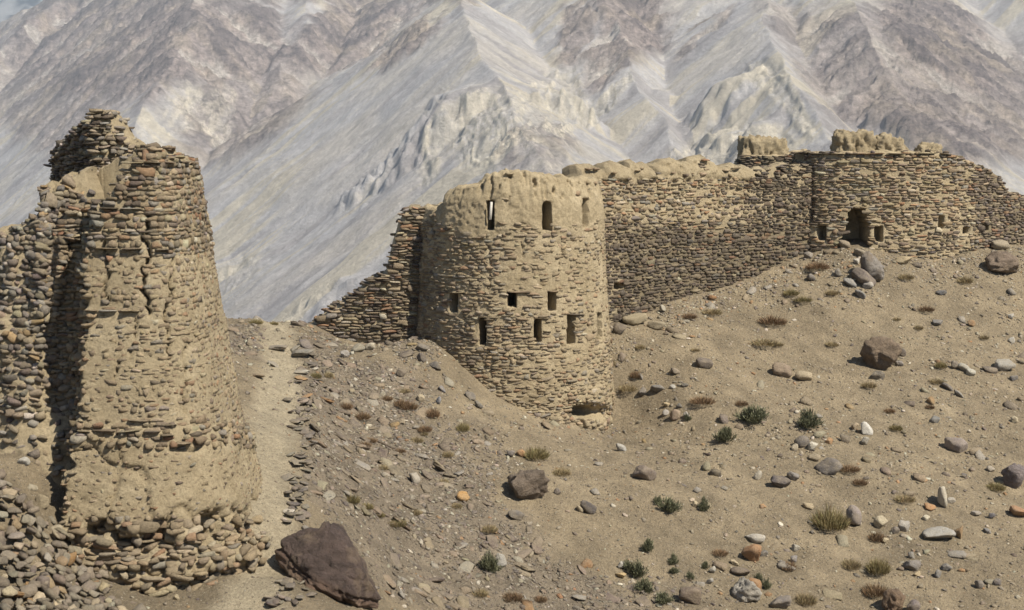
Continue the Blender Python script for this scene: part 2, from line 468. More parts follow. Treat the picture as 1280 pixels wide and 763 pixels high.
BAD = [(600,165,50,58,0,1.0),(655,155,40,45,20,0.7),(700,115,40,30,30,0.9),(735,140,75,12,-38,1.0),(700,200,50,22,-30,0.3),(920,182,80,28,-8,1.0),(985,128,60,17,50,1.0),(965,95,20,26,60,1.0),(215,150,60,26,-40,0.6),(270,150,26,46,10,0.45),
       (470,368,60,14,-20,0.9),(290,345,50,26,-25,0.5),(545,180,16,50,12,1.0)]
rocky = np.clip(blobs(pxw, pyw, ROCKY), 0, 1)
bad = np.clip(blobs(pxw, pyw, BAD), 0, 1)
def grads(H):
    Hs = np.gradient(H, s_, axis=1); Hy = np.gradient(H, y_, axis=0)
    return Hs / Y, Hy - Hs * S / Y
def rfbm(u, v, oct=5, seed=0, gain=0.5):
    s = 0; a = 1.0; t = 0
    for i in range(oct):
        q = 1 - np.abs(n2(u * 2.0 ** i + 7.7 * i, v * 2.0 ** i - 3.1 * i, seed + i * 5)) * 1.6
        s = s + a * q; t += a; a *= gain
    return s / t
# straight run-out streaks on the screes, ribs and gullies on the rock, all following each facet's fall line
wv = 18 * fbm(X / 150, Y / 150, 3, 402)
def streaks(wd, ln, seed, oct=4, g=0.6):
    return fbm((U_ + wv + fo) / wd, V_ / ln, oct, seed, g)
R1, R2, R3 = streaks(120, 900, 411, 3), streaks(38, 520, 421, 4), streaks(11, 300, 431, 3)
wu = 26 * fbm(X / 70, Y / 70, 4, 405)
G1 = rfbm((U_ + wu + fo) / 150, (V_ + wu) / 420, 6, 441, 0.52)
G2 = rfbm((U_ + 0.6 * wu + fo) / 44, V_ / 105, 5, 451, 0.58)
hig = sst(FLOOR, FLOOR + 40, H) * (0.12 + 0.88 * sst(0, 34, gap))
H = H + (9 * R1 + 4.5 * R2 + 0.8 * R3) * (1 - 0.6 * bad) * (1 - 0.5 * rocky) * hig
H = H + rocky * (-(np.clip(G1, 0.2, 1) - 0.5) * 60 + (G2 - 0.35) * 20) * hig
G3 = rfbm((U_ * 0.15 + X + 0.5 * wu) / 26, Y / 150, 4, 461, 0.58)
H = H + bad * (G3 - 0.4) * 15
rough = fbm(X / 22, Y / 22, 5, 77, 0.65)
H = H + (rocky * 8.0 + bad * 3.0 + 0.45) * rough - rocky * 5 * np.abs(fbm(X / 15, Y / 22, 3, 78))
gzx, gzy = grads(H)
steep = sst(0.85, 1.25, np.hypot(gzx, gzy))
relief = -(G1 - 0.45) * 1.5 + (G2 - 0.35) * 1.3
# colours of the ground itself: lilac-grey scree, cream streaks, brown-violet rock, cream badlands; plus shade greyed into their grooves
streak = 0.9 * R2 + 0.3 * R3 + 1.1 * R1
patch = fbm(X / 200, Y / 200, 4, 41)
def L3(a, b_, t):
    return a + (np.array(b_) - a) * t[..., None]
Cc = np.ones(X.shape + (3,)) * np.array((0.55, 0.54, 0.555))
Cc = L3(Cc, (0.60, 0.565, 0.53), sst(-0.1, 0.5, patch))
Cc = L3(Cc, (0.42, 0.40, 0.41), 0.85 * sst(0.0, 0.45, -patch * 0.5 - 0.8 * streak))
Cc = L3(Cc, (0.66, 0.60, 0.48), 0.8 * sst(0.25, 0.62, streak + 0.5 * fbm(X / 180, Y / 180, 3, 61)))
thin = 1 - sst(0.0, 0.07, np.abs(streaks(75, 1100, 471, 3, 0.5)))
thin2 = 1 - sst(0.0, 0.08, np.abs(streaks(40, 800, 481, 3, 0.5)))
Cc = L3(Cc, (0.70, 0.65, 0.55), 0.38 * thin * (1 - rocky))
Cc = L3(Cc, (0.27, 0.25, 0.27), 0.25 * thin2 * (1 - rocky) * sst(-0.1, 0.3, patch))
Cc = L3(Cc, (0.315, 0.255, 0.235), rocky * 0.82)
Cc = L3(Cc, (0.17, 0.145, 0.145), rocky * sst(0.0, 0.55, relief + 0.5 * fbm(X / 35, Y / 35, 4, 51, 0.65)) * 0.85)
Cc = L3(Cc, (0.50, 0.42, 0.34), rocky * sst(0.05, 0.6, fbm(X / 110, Y / 110, 4, 57)) * 0.6)
Cc = L3(Cc, (0.60, 0.56, 0.52), np.clip(rocky * 1.2, 0, 1) * sst(0.60, 0.80, G1) * 0.8)
bd = np.clip(bad * (0.40 + 0.9 * steep) + 0.6 * bad * sst(0.0, 0.4, fbm(X / 22, Y / 90, 4, 68)) - 0.05, 0, 1)
Cc = L3(Cc, (0.78, 0.72, 0.60), bd * 0.8)
Cc = L3(Cc, (0.44, 0.435, 0.44), bad * sst(0.05, 0.6, 0.62 - G3 * 1.25) * 0.5)  # shade of the cliff grooves painted as grey
Cc = L3(Cc, (0.47, 0.44, 0.41), sst(FLOOR + 26, FLOOR + 8, H) * 0.8)
Cc = Cc * (1 + 0.14 * rough + 0.06 * fbm(X / 7, Y / 9, 3, 99))[..., None]
me = raw_mesh("mountains", np.stack([X, Y, H], -1).reshape(-1, 3), grid_faces(*X.shape), Cc.reshape(-1, 3), smooth=True, extra={"rocky": np.clip(rocky + 0.5 * bad, 0, 1).ravel()})
tag(link("mountains", me, m_mount), "pale scree-covered mountainsides with gullies across the valley", kind="structure")

# farther snow-streaked blue mountain, seen in the upper left corner
sx = np.linspace(-5200, -1800, 140); sy = np.linspace(9000, 12500, 90)
Xf, Yf = np.meshgrid(sx, sy)
cr = W(-60, -60, 11500)
df = np.hypot(Xf - cr[0], Yf - cr[1])
Hf = cr[2] - 0.42 * df + 120 * fbm(Xf / 500, Yf / 500, 5, 91) - 90 * np.abs(fbm(Xf / 300, Yf / 300, 5, 95))
sn = sst(0.05, 0.3, fbm(Xf / 120, Yf / 320, 4, 97))[..., None]
cf = np.array((0.06, 0.07, 0.09)) * (1 - sn) + np.array((0.35, 0.36, 0.38)) * sn
me = raw_mesh("distant_mountain", np.stack([Xf, Yf, Hf], -1).reshape(-1, 3), grid_faces(*Xf.shape), cf.reshape(-1, 3), smooth=True)
tag(link("distant_mountain", me, m_mount), "dark blue far mountain with thin snow in the upper left corner", kind="structure")

# ------------------------------------------------------------------ stone and rock shapes
def cube_sphere(n):
    """surface grid of a cube with n cells per side: unit directions (in cube coordinates) and quads"""
    idx = {}; V = []; F = []
    def vid(i, j, k):
        if (i, j, k) not in idx:
            idx[(i, j, k)] = len(V); V.append((i, j, k))
        return idx[(i, j, k)]
    for ax in range(3):
        for s in (0, n):
            for a in range(n):
                for b in range(n):
                    q = []
                    for da, db in ((0, 0), (1, 0), (1, 1), (0, 1)):
                        c = [0, 0, 0]; c[ax] = s; c[(ax + 1) % 3] = a + da; c[(ax + 2) % 3] = b + db
                        q.append(vid(*c))
                    F.append(q if s == n else q[::-1])
    return np.array(V, float) / n * 2 - 1, np.array(F, np.int32)
CS2, CF2 = cube_sphere(2)
CS5, CF5 = cube_sphere(5)
CS14, CF14 = cube_sphere(14)
CS24, CF24 = cube_sphere(24)
def small_stone(seed, p=4.0, jit=0.13, npl=3):
    r = np.random.RandomState(seed)
    V = CS2.copy()
    V = V / (np.abs(V) ** p).sum(1, keepdims=True) ** (1 / p)
    V += r.uniform(-jit, jit, V.shape)
    for _ in range(npl):                      # knock corners off
        n = r.normal(size=3); n /= np.linalg.norm(n)
        h = r.uniform(0.58, 0.95)
        d = V @ n
        V = V - n * np.clip(d - h, 0, None)[:, None]
    V -= (V.max(0) + V.min(0)) / 2
    return V / (V.max(0) - V.min(0))
PROTO = [small_stone(i, 9.0, 0.13, 5) for i in range(10)] + [small_stone(50 + i, 4.2, 0.18, 7) for i in range(8)] + [small_stone(90 + i, 9.0, 0.22, 5) for i in range(8)]
BLOCKY, ROUND, JAG = list(range(10)), list(range(10, 18)), list(range(18, 26))
PROTO_ME = [raw_mesh("stone", p, CF2, np.ones((26, 3))) for p in PROTO]
for q in PROTO_ME: q.materials.append(m_stone)
PROTO_RK = [raw_mesh("rock", p, CF2, np.ones((26, 3))) for p in PROTO]
for q in PROTO_RK: q.materials.append(m_rock)
def rot_axes(t, n, up, rx, ry, rz):
    """columns t, -n.., up turned by small angles; all (m,3)"""
    def turn(a, b, ang):
        c, s = np.cos(ang)[:, None], np.sin(ang)[:, None]
        return a * c + b * s, b * c - a * s
    t, up = turn(t, up, ry)
    t, n = turn(t, n, rz)
    n, up = turn(n, up, rx)
    return t, n, up
def stone_set(name, pos, A, size, col, proto, parent, mat, rest_name, limit=300, score=None, origin=(0, 0, 0), lowlimit=0.0):
    """the `limit` best scored stones become objects of their own, the rest one joined mesh"""
    origin = np.array(origin)
    t, n, up = A
    m = len(pos)
    order = np.argsort(-score)
    big = order[:limit]; big = big[score[big] > lowlimit]
    chosen = np.zeros(m, bool); chosen[big] = True
    meshes = PROTO_ME if mat is m_stone else PROTO_RK
    for i in big:
        M = Matrix(((t[i, 0] * size[i, 0], n[i, 0] * size[i, 1], up[i, 0] * size[i, 2], pos[i, 0] - origin[0]),
                    (t[i, 1] * size[i, 0], n[i, 1] * size[i, 1], up[i, 1] * size[i, 2], pos[i, 1] - origin[1]),
                    (t[i, 2] * size[i, 0], n[i, 2] * size[i, 1], up[i, 2] * size[i, 2], pos[i, 2] - origin[2]), (0, 0, 0, 1)))
        o = bpy.data.objects.new(name, meshes[proto[i]])
        o.parent = parent; o.matrix_basis = M; o.color = (*col[i], 1)
        COL.objects.link(o)
    r = np.where(~chosen)[0]
    if len(r):
        P = np.array(PROTO)[proto[r]]                           # (k,26,3)
        S = P * size[r][:, None, :]
        V = S[..., 0:1] * t[r][:, None, :] + S[..., 1:2] * n[r][:, None, :] + S[..., 2:3] * up[r][:, None, :] + (pos[r] - origin)[:, None, :]
        F = (CF2[None] + (np.arange(len(r)) * 26)[:, None, None]).reshape(-1, 4)
        C = np.repeat(col[r], 26, axis=0)
        me = raw_mesh(rest_name, V.reshape(-1, 3), F, C)
        o = link(rest_name, me, mat, parent)
        tag(o, kind="stuff")
    return chosen
def pick(rs, n, pal, jit=0.16):
    """pal: list of (weight, rgb)"""
    w = np.array([p[0] for p in pal], float); w /= w.sum()
    k = rs.choice(len(pal), n, p=w)
    c = np.array([p[1] for p in pal])[k]
    return np.clip(c * (1 + rs.normal(0, jit, (n, 1))) * (1 + rs.normal(0, 0.03, (n, 3))), 0.03, 0.75)
PAL_TAN = [(5, (0.29, 0.222, 0.14)), (4, (0.205, 0.155, 0.10)), (3, (0.35, 0.285, 0.195)), (2, (0.17, 0.135, 0.105)), (2, (0.21, 0.195, 0.175)), (1.5, (0.27, 0.155, 0.09)), (0.5, (0.44, 0.385, 0.29))]
PAL_DARK = [(6, (0.085, 0.066, 0.056)), (4, (0.125, 0.096, 0.075)), (2, (0.19, 0.15, 0.105)), (2, (0.115, 0.10, 0.097)), (0.7, (0.30, 0.25, 0.18)), (0.7, (0.21, 0.12, 0.075))]
PAL_MID = [(4, (0.165, 0.13, 0.09)), (4, (0.235, 0.185, 0.125)), (3, (0.11, 0.088, 0.072)), (2, (0.33, 0.275, 0.19)), (1, (0.22, 0.205, 0.19)), (1.2, (0.27, 0.15, 0.088)), (0.4, (0.42, 0.38, 0.30))]
PAL_RUB = [(4, (0.23, 0.19, 0.14)), (3, (0.30, 0.25, 0.18)), (3, (0.19, 0.175, 0.16)), (2, (0.15, 0.125, 0.11)), (1.2, (0.28, 0.265, 0.24)), (0.7, (0.34, 0.24, 0.13)), (0.8, (0.44, 0.41, 0.35))]
PAL_SCREE = [(5, (0.155, 0.135, 0.12)), (4, (0.20, 0.17, 0.14)), (3, (0.115, 0.10, 0.095)), (2, (0.27, 0.24, 0.20)), (1.2, (0.36, 0.33, 0.28)), (0.4, (0.30, 0.17, 0.09)), (0.35, (0.52, 0.48, 0.41))]
PAL_SLOPE = [(4, (0.22, 0.19, 0.15)), (3, (0.30, 0.26, 0.20)), (2, (0.15, 0.13, 0.12)), (1.6, (0.40, 0.36, 0.29)), (0.6, (0.32, 0.19, 0.10)), (0.7, (0.53, 0.49, 0.41))]

# ------------------------------------------------------------------ walls
class Wall:
    def __init__(self, name, root, path, closed, top, zref, batter, thick, step, bottom=None, shape=None, seed=0, tint=None, rough=1.0, crumble=0.0, drop=1.2, bdir=None):
        self.name, self.root, self.closed, self.batter, self.zref, self.seed = name, root, closed, batter, zref, seed
        P = np.array(path, float)
        if closed: P = np.vstack([P, P[:1]])
        s = np.concatenate([[0], np.cumsum(np.hypot(*np.diff(P, axis=0).T))])
        self.L = s[-1]
        nu = int(self.L / step) + 1
        if closed: self.us = np.linspace(0, self.L, nu, endpoint=False)
        else: self.us = np.linspace(0, self.L, nu)
        self.s_tab, self.P_tab = s, P
        self.shape = shape
        # top and bottom heights along the wall
        B, N = self.plan(self.us)
        pxt, _, _ = proj(B[:, 0], B[:, 1], np.zeros(nu))
        tx = [t[0] for t in top]; ty = [t[1] for t in top]
        yy = np.interp(pxt, tx, ty)
        dep = B[:, 1] if not closed else np.minimum(B[:, 1], np.mean(B[:, 1]) + 0.4)
        self.zt = W(pxt, yy, dep)[:, 2]
        if crumble:
            q = np.round(self.us / 0.22)
            self.zt = self.zt + crumble * (hash01(q.astype(int), (q * 0).astype(int), seed) - 0.5) + crumble * 0.6 * n2(self.us * 2.3, self.us * 0 + seed, 5)
        g = gz_raw(B[:, 0] + N[:, 0] * 0.3, B[:, 1] + N[:, 1] * 0.3)
        self.zb = (g - 0.35) if bottom is None else np.minimum(bottom(pxt), self.zt - 0.2)
        self.zt = np.maximum(self.zt, self.zb + 0.15)
        nv = int(np.max(self.zt - self.zb) / step) + 2
        v = np.linspace(0, 1, nv)[:, None]
        Z = self.zb[None] * (1 - v) + self.zt[None] * v
        U = np.broadcast_to(self.us[None], Z.shape)
        pos, nrm, pxx, pyy = self.point(U, Z)
        Nn = np.broadcast_to(N[None], Z.shape + (2,))
        # mud relief
        wob = 0.035 * fbm(U * 1.7, Z * 1.9, 4, seed + 3) + rough * 0.017 * fbm(U * 9, Z * 11, 4, seed + 4, 0.65)
        edge = 0.10 * rough * sst(0.90, 1.0, np.broadcast_to(v, Z.shape)) ** 2 * 0.6
        front = np.dstack([pos[..., :2] + Nn * (wob - edge)[..., None], Z])
        tk = self.thick = thick
        if closed: Nb = N
        else:
            m_ = -N.mean(0) if bdir is None else np.array(bdir, float)
            Nb = -np.broadcast_to(m_ / np.linalg.norm(m_), N.shape)
        self.front_top = front[-1].copy(); self.Nb = Nb
        rows = [front]
        ft = front[-1]
        for f_, dz in ((0.3, 0.05), (0.7, 0.03)):
            r = ft.copy(); r[:, :2] -= Nb * tk * f_; r[:, 2] += dz * rough + 0.05 * n2(self.us * 3, self.us * 0 + f_ * 9, seed); rows.append(r[None])
        for f_ in (0.0, 0.4, 1.0):
            r = ft.copy(); r[:, :2] -= Nb * (tk if closed else tk * (1 + 0.1 * f_))
            r[:, 2] = self.zt * (1 - f_) + f_ * (np.full(nu, self.zt.min() - drop) if closed else self.zb - 2.5)
            rows.append(r[None])
        if closed:
            c = B.mean(0); r = rows[-1][0].copy(); r[:, 0] = c[0]; r[:, 1] = c[1]; rows.append(r[None])
        G = np.concatenate(rows, 0)
        if not closed:
            def endcol(k):
                e = G[:, k].copy()
                nf = front.shape[0]
                e[:nf, :2] -= Nb[k] * tk * 0.5; e[nf:, :2] = e[nf - 1, :2]
                return e[:, None]
            G = np.concatenate([endcol(0), G, endcol(-1)], 1)
        nr, nc = G.shape[:2]
        F = grid_faces(nr, nc, closed)
        T = np.ones((nr, nc, 3))
        T *= (1 + 0.08 * fbm(G[..., 0] * 1.3 + G[..., 1], G[..., 2] * 1.3, 3, seed + 9))[..., None]
        if tint is not None:
            pxa, pya, _ = proj(G[..., 0], np.maximum(G[..., 1], 1), G[..., 2])
            T *= tint(pxa, pya)
        o = np.array(root.location)
        me = raw_mesh(name, (G - o).reshape(-1, 3), F, T.reshape(-1, 3), smooth=True)
        fv = (G - o).reshape(-1, 3)[F]
        fn = np.cross(fv[:, 2] - fv[:, 0], fv[:, 3] - fv[:, 1]); fn /= np.linalg.norm(fn, axis=1, keepdims=True) + 1e-12
        el = np.max(np.abs(fv[:, 1] - fv[:, 0]) + np.abs(fv[:, 2] - fv[:, 1]), axis=1)
        me.polygons.foreach_set("use_smooth", el < step * 4.5)
        self.obj = link(name, me, m_mud, root)
    def plan(self, u):
        u = np.mod(u, self.L) if self.closed else np.clip(u, 0, self.L)
        x = np.interp(u, self.s_tab, self.P_tab[:, 0]); y = np.interp(u, self.s_tab, self.P_tab[:, 1])
        e = 0.25
        ua, ub = u - e, u + e
        if self.closed: ua, ub = np.mod(ua, self.L), np.mod(ub, self.L)
        else: ua, ub = np.clip(ua, 0, self.L), np.clip(ub, 0, self.L)
        tx = np.interp(ub, self.s_tab, self.P_tab[:, 0]) - np.interp(ua, self.s_tab, self.P_tab[:, 0])
        ty = np.interp(ub, self.s_tab, self.P_tab[:, 1]) - np.interp(ua, self.s_tab, self.P_tab[:, 1])
        l = np.hypot(tx, ty) + 1e-9
        return np.stack([x, y], -1), np.stack([ty / l, -tx / l], -1)
    def point(self, U, Z, with_shape=True):
        B, N = self.plan(U)
        off = -(Z - self.zref) * self.batter
        q = B + N * off[..., None]
        px, py, d = proj(q[..., 0], q[..., 1], Z)
        facing = -(N[..., 0] * q[..., 0] + N[..., 1] * q[..., 1]) / np.hypot(q[..., 0], q[..., 1])
        if self.shape is not None and with_shape:
            off = off + self.shape(px, py, U, Z, facing)
            q = B + N * off[..., None]
        return np.dstack([q, Z]) if q.ndim == 3 else np.concatenate([q, Z[:, None]], -1), N, px, py
    def ztop(self, u):
        return np.interp(np.mod(u, self.L) if self.closed else u, self.us, self.zt)
    def zbot(self, u):
        return np.interp(np.mod(u, self.L) if self.closed else u, self.us, self.zb)
    def stones(self, wr, hr, param, gap=0.018, wave=0.05, seed=0, limit=300, blocked=None, facemin=-0.25, name="stone"):
        rs = np.random.RandomState(seed + 11)
        cu, cz, cw_, ch = [], [], [], []
        z = self.zb.min(); row = 0
        while z < self.zt.max():
            h = hr[0] + (hr[1] - hr[0]) * rs.beta(1.2, 2.2) * 1.35
            n_ = int(self.L / wr[0]) + 4
            ws = wr[0] + (wr[1] - wr[0]) * rs.beta(1.5, 2.6, n_)
            st = np.cumsum(ws) - rs.uniform(0, wr[1])
            c = st - ws / 2
            ok = (c > 0) & (c < self.L)
            cu.append(c[ok]); cw_.append(ws[ok]); ch.append(np.full(ok.sum(), h))
            cz.append(np.full(ok.sum(), z + h / 2) + rs.normal(0, 0.13 * h, ok.sum()) + wave * fbm(c[ok] * 0.45, np.full(ok.sum(), z * 0.35), 3, seed))
            z += h; row += 1
        u = np.concatenate(cu); z = np.concatenate(cz); w = np.concatenate(cw_); h = np.concatenate(ch)
        # some double-height stones and some split ones
        zt, zb = self.ztop(u), self.zbot(u)
        ok = (z + h * 0.3 < zt) & (z > zb + 0.15)
        u, z, w, h = u[ok], z[ok], w[ok], h[ok]
        pos, N, px, py = self.point(u, z)
        _, _, px0, py0 = self.point(u, z, False)
        q = pos
        facing = -(N[:, 0] * q[:, 0] + N[:, 1] * q[:, 1]) / np.hypot(q[:, 0], q[:, 1])
        pr = param(px0, py0, rs, len(u))
        keep = (rs.rand(len(u)) < pr['keep']) & (facing > facemin)
        if blocked is not None: keep &= ~blocked(px0, py0, facing)
        ix = np.where(keep)[0]
        u, z, w, h, pos, N, px, py, facing = u[ix], z[ix], w[ix], h[ix], pos[ix], N[ix], px[ix], py[ix], facing[ix]
        pr = {k: (v[ix] if isinstance(v, np.ndarray) else v) for k, v in pr.items()}
        n = len(u)
        rel = 0.035 * fbm(u * 1.7, z * 1.9, 4, self.seed + 3)
        t = np.stack([-N[:, 1], N[:, 0], np.zeros(n)], -1)
        nn = np.stack([N[:, 0], N[:, 1], np.full(n, self.batter)], -1); nn /= np.linalg.norm(nn, axis=1, keepdims=True)
        up = np.cross(t, -nn); up /= np.linalg.norm(up, axis=1, keepdims=True)
        up *= np.sign(up[:, 2:3])
        j = pr['jit']
        A = rot_axes(t, nn, up, rs.normal(0, 1, n) * j * 1.2, rs.normal(0, 1, n) * j, rs.normal(0, 1, n) * j)
        sc_ = pr.get('scale', 1.0)
        size = np.stack([(w - gap) * sc_, rs.uniform(0.10, 0.2, n) * (1 + 0 * w), (h - gap * 0.75) * sc_ * rs.uniform(0.78, 1.15, n)], -1)
        size[:, 0] *= rs.uniform(0.85, 1.08, n)
        odd = rs.rand(n) < 0.06
        size[odd] *= np.array([1.25, 1.1, 1.6])
        size = np.maximum(size, 0.02) * 1.10
        prot = pr['prot'] + 0.012 + rs.normal(0, 1, n) * pr['pj']
        P3 = pos + nn * (rel + prot - size[:, 1] * 0.5)[:, None]
        score = w * h / (P3[:, 1] ** 2) * np.clip(facing, 0.02, 1) * ((px > -5) & (px < 1285) & (py > -5) & (py < 770)) * (0.4 + np.clip(prot * 20, 0, 1))
        proto = np.array(pr['protos'])[rs.randint(0, len(pr['protos']), n)]
        stone_set(name, P3, A, size, pr['col'], proto, self.root, m_stone, name + "work", limit, score, np.array(self.root.location))
        return n
def cap_stones(wall, pal, x0=-50, x1=1400, dens=9.0, seed=0, sz=(0.16, 0.42), hz=(0.05, 0.12), skip=0.0):
    """loose and bedded stones along the broken top of a wall"""
    rs = np.random.RandomState(seed + 500)
    n = int(wall.L * wall.thick * dens)
    k = rs.randint(0, len(wall.us), n); f = rs.rand(n) ** 1.5 * 0.95
    p = wall.front_top[k].copy(); N = wall.Nb[k]
    p[:, :2] -= N * (wall.thick * f)[:, None]
    p[:, 2] += rs.uniform(-0.02, 0.06, n)
    px, py, d = proj(p[:, 0], p[:, 1], p[:, 2])
    ok = (px > x0) & (px < x1) & (rs.rand(n) > skip)
    p, N, px, py, d = p[ok], N[ok], px[ok], py[ok], d[ok]; n = len(p)
    if n == 0: return
    t = np.stack([-N[:, 1], N[:, 0], np.zeros(n)], -1); nn = np.stack([N[:, 0], N[:, 1], np.zeros(n)], -1); up = np.tile([0, 0, 1.0], (n, 1))
    A = rot_axes(t, nn, up, rs.normal(0, .16, n), rs.normal(0, .12, n), rs.normal(0, .5, n))
    w = rs.uniform(*sz, n); size = np.stack([w, w * rs.uniform(.6, 1.0, n), rs.uniform(*hz, n)], -1)
    stone_set("cap_stone", p, A, size, pick(rs, n, pal), rs.randint(0, 26, n), wall.root, m_stone, "cap_rubble", 60, w / d * (f[ok] < 0.4), np.array(wall.root.location))
def root(name, loc, label, cat, group=None):
    o = link(name, None, None, None, tuple(float(v) for v in loc))
    return tag(o, label, cat, group)
def circ(cx, cy, R, n=180, pw=2.0):
    a = np.arange(n) / n * 2 * np.pi
    f = (np.abs(np.cos(a)) ** pw + np.abs(np.sin(a)) ** pw) ** (-1.0 / pw)
    return [(cx + R * math.cos(t) * k, cy + R * math.sin(t) * k) for t, k in zip(a, f)]
def wp(lst):
    return [tuple(W(a, 300, b)[:2]) for a, b in lst]
def smooth_path(p, it=3):
    p = np.array(p, float)
    for _ in range(it):
        q = [p[0]]
        for a, b in zip(p[:-1], p[1:]):
            q += [a * 0.75 + b * 0.25, a * 0.25 + b * 0.75]
        q.append(p[-1]); p = np.array(q)
    return p
def rect(px, py, x0, y0, x1, y1, s=1.2):
    return sst(x0 - s, x0, px) * (1 - sst(x1, x1 + s, px)) * sst(y0 - s, y0, py) * (1 - sst(y1, y1 + s, py))
def mixpal(rs, n, sel, pa, pb):
    return np.where((rs.rand(n) < sel)[:, None], pick(rs, n, pb), pick(rs, n, pa))

# ================================================================== the big ruined tower on the left
LC = (W(140, 400, 28.2)[0], 28.2); LR = 2.36
t_left = root("ruined_tower", (LC[0], LC[1], -7.6), "tall ruined stone tower on the left with a collapsed rubble flank and undercut base", "tower", "buildings of the ruined fort")
CORN = ([150, 215, 260, 300, 330, 400, 520, 600, 650, 680, 700, 745, 800], [150, 150, 126, 112, 102, 108, 101, 86, 80, 92, 104, 118, 120])
CRACKS_L = ((184, 268, 395, 1.9, 0.22, 1), (212, 300, 376, 1.3, 0.16, 2), (132, 300, 380, 1.5, 0.16, 3), (213, 380, 450, 1.4, 0.15, 4), (150, 450, 475, 1.4, 0.12, 6), (232, 430, 520, 1.1, 0.10, 5), (165, 395, 450, 1.1, 0.10, 7))
def sh_left(px, py, U, Z, facing):
    o = 0 * px
    foot = sst(528, 545, py)
    o = o + foot * 0.07 + foot * 0.045 * np.clip(-4.64 - Z, 0, 3)
    cor = np.interp(py, *CORN) + 7 * fbm(U * 2.5, Z * 5.5, 3, 8) + 5 * n2(U * 0 + 3, Z * 14, 9)
    t = (cor - px) / 63.0
    o = o - (sst(0.0, 0.16, t) * 0.55 + sst(0.1, 0.6, t) * 0.6) * ((facing > -0.2) | (px < 100))
    # eroded cave band near the foot, deeper where it has bitten in
    cy = 668 + 10 * fbm(U * 0.9, Z * 0, 3, 4) - 24 * sst(260, 330, px)
    band = np.exp(-((py - cy) / 19.0) ** 2)
    o = o - band * (0.06 + 1.3 * np.clip(fbm(U * 2.8, Z * 2.0, 4, 12) + 0.04, 0, 1)) * (px < 345)
    low = sst(640, 665, py)
    o = o + low * 0.24 * fbm(U * 2.6, Z * 3.5, 3, 14) + low * 0.12
    pl = sst(545, 560, py) * (1 - low)
    o = o + pl * 0.05 * fbm(U * 2.2, Z * 2.5, 4, 15, 0.7) - pl * 0.07 * sst(0.80, 0.92, 1 - np.abs(fbm(U * 1.3, Z * 0.7, 2, 16)) * 3)
    # vertical cracks
    for cx, y0, y1, wd, dp, sd in CRACKS_L:
        xx = cx + 6 * n2(py * 0.05, py * 0 + sd, 5) + 3 * n2(py * 0.2, py * 0 + sd, 6)
        o = o - dp * np.exp(-((px - xx) / wd) ** 2) * sst(y0 - 6, y0 + 4, py) * (1 - sst(y1 - 6, y1 + 6, py)) * (facing > 0)
    return o
tw = Wall("mud_core", t_left, circ(LC[0], LC[1], LR, 180, 3.4), True,
          [(-20, 300), (60, 262), (110, 262), (135, 228), (150, 206), (175, 194), (200, 188), (236, 189), (242, 196), (300, 205)], -4.64, 0.158, 0.45, 0.045,
          shape=sh_left, seed=20, crumble=0.10, drop=0.5)
def p_left(px, py, rs, n):
    flush = sst(300, 330, py) * (1 - sst(522, 532, py))
    upper = 1 - sst(300, 330, py)
    plaster = sst(556, 568, py) * (1 - sst(640, 652, py))
    ledge = sst(524, 530, py) * (1 - sst(556, 566, py))
    low = sst(640, 655, py)
    k = 0.97 * upper + 0.88 * flush + 0.75 * plaster + 0.95 * ledge + 1.0 * low
    k = np.where((py > 385) & (py < 530), k * (0.82 + 0.2 * n2(px / 30, py / 30, 4)), k)
    prot = 0.030 * upper + 0.008 * flush + 0.006 * plaster + 0.045 * ledge + 0.085 * low
    cor = np.interp(py, *CORN)
    fl = px < cor + 6
    prot = np.where(fl, 0.07, prot); k = np.where(fl, 0.95, k)
    pj = 0.012 * upper + 0.006 * flush + 0.003 * plaster + 0.03 * ledge + 0.05 * low
    jit = 0.05 * upper + 0.05 * flush + 0.06 * plaster + 0.12 * ledge + 0.22 * low
    col = mixpal(rs, n, np.clip(0.5 * upper + 0.4 * ledge + 0.15, 0, 1), PAL_TAN, PAL_MID)
    dustc = np.array((0.33, 0.27, 0.185))
    f = (0.12 + 0.22 * flush + 0.15 * plaster + 0.35 * low)[:, None] * rs.uniform(0.3, 1.2, (n, 1))
    col = col * (1 - np.clip(f, 0, 0.85)) + dustc * np.clip(f, 0, 0.85)
    return dict(keep=k, prot=prot, pj=pj, jit=jit, col=col, protos=BLOCKY + ROUND[:4], scale=np.where(plaster > 0.5, 0.62, 1.0) - 0.10 * flush + 0.35 * low)
def blk_left(px, py, f):
    m = np.zeros(len(px), bool)
    for cx, y0, y1, wd, dp, sd in CRACKS_L:
        xx = cx + 6 * n2(py * 0.05, py * 0 + sd, 5) + 3 * n2(py * 0.2, py * 0 + sd, 6)
        m |= (np.abs(px - xx) < wd * 2.2) & (py > y0) & (py < y1) & (f > 0)
    return m
tw.stones((0.09, 0.34), (0.055, 0.125), p_left, gap=0.010, seed=1, limit=300, blocked=blk_left)
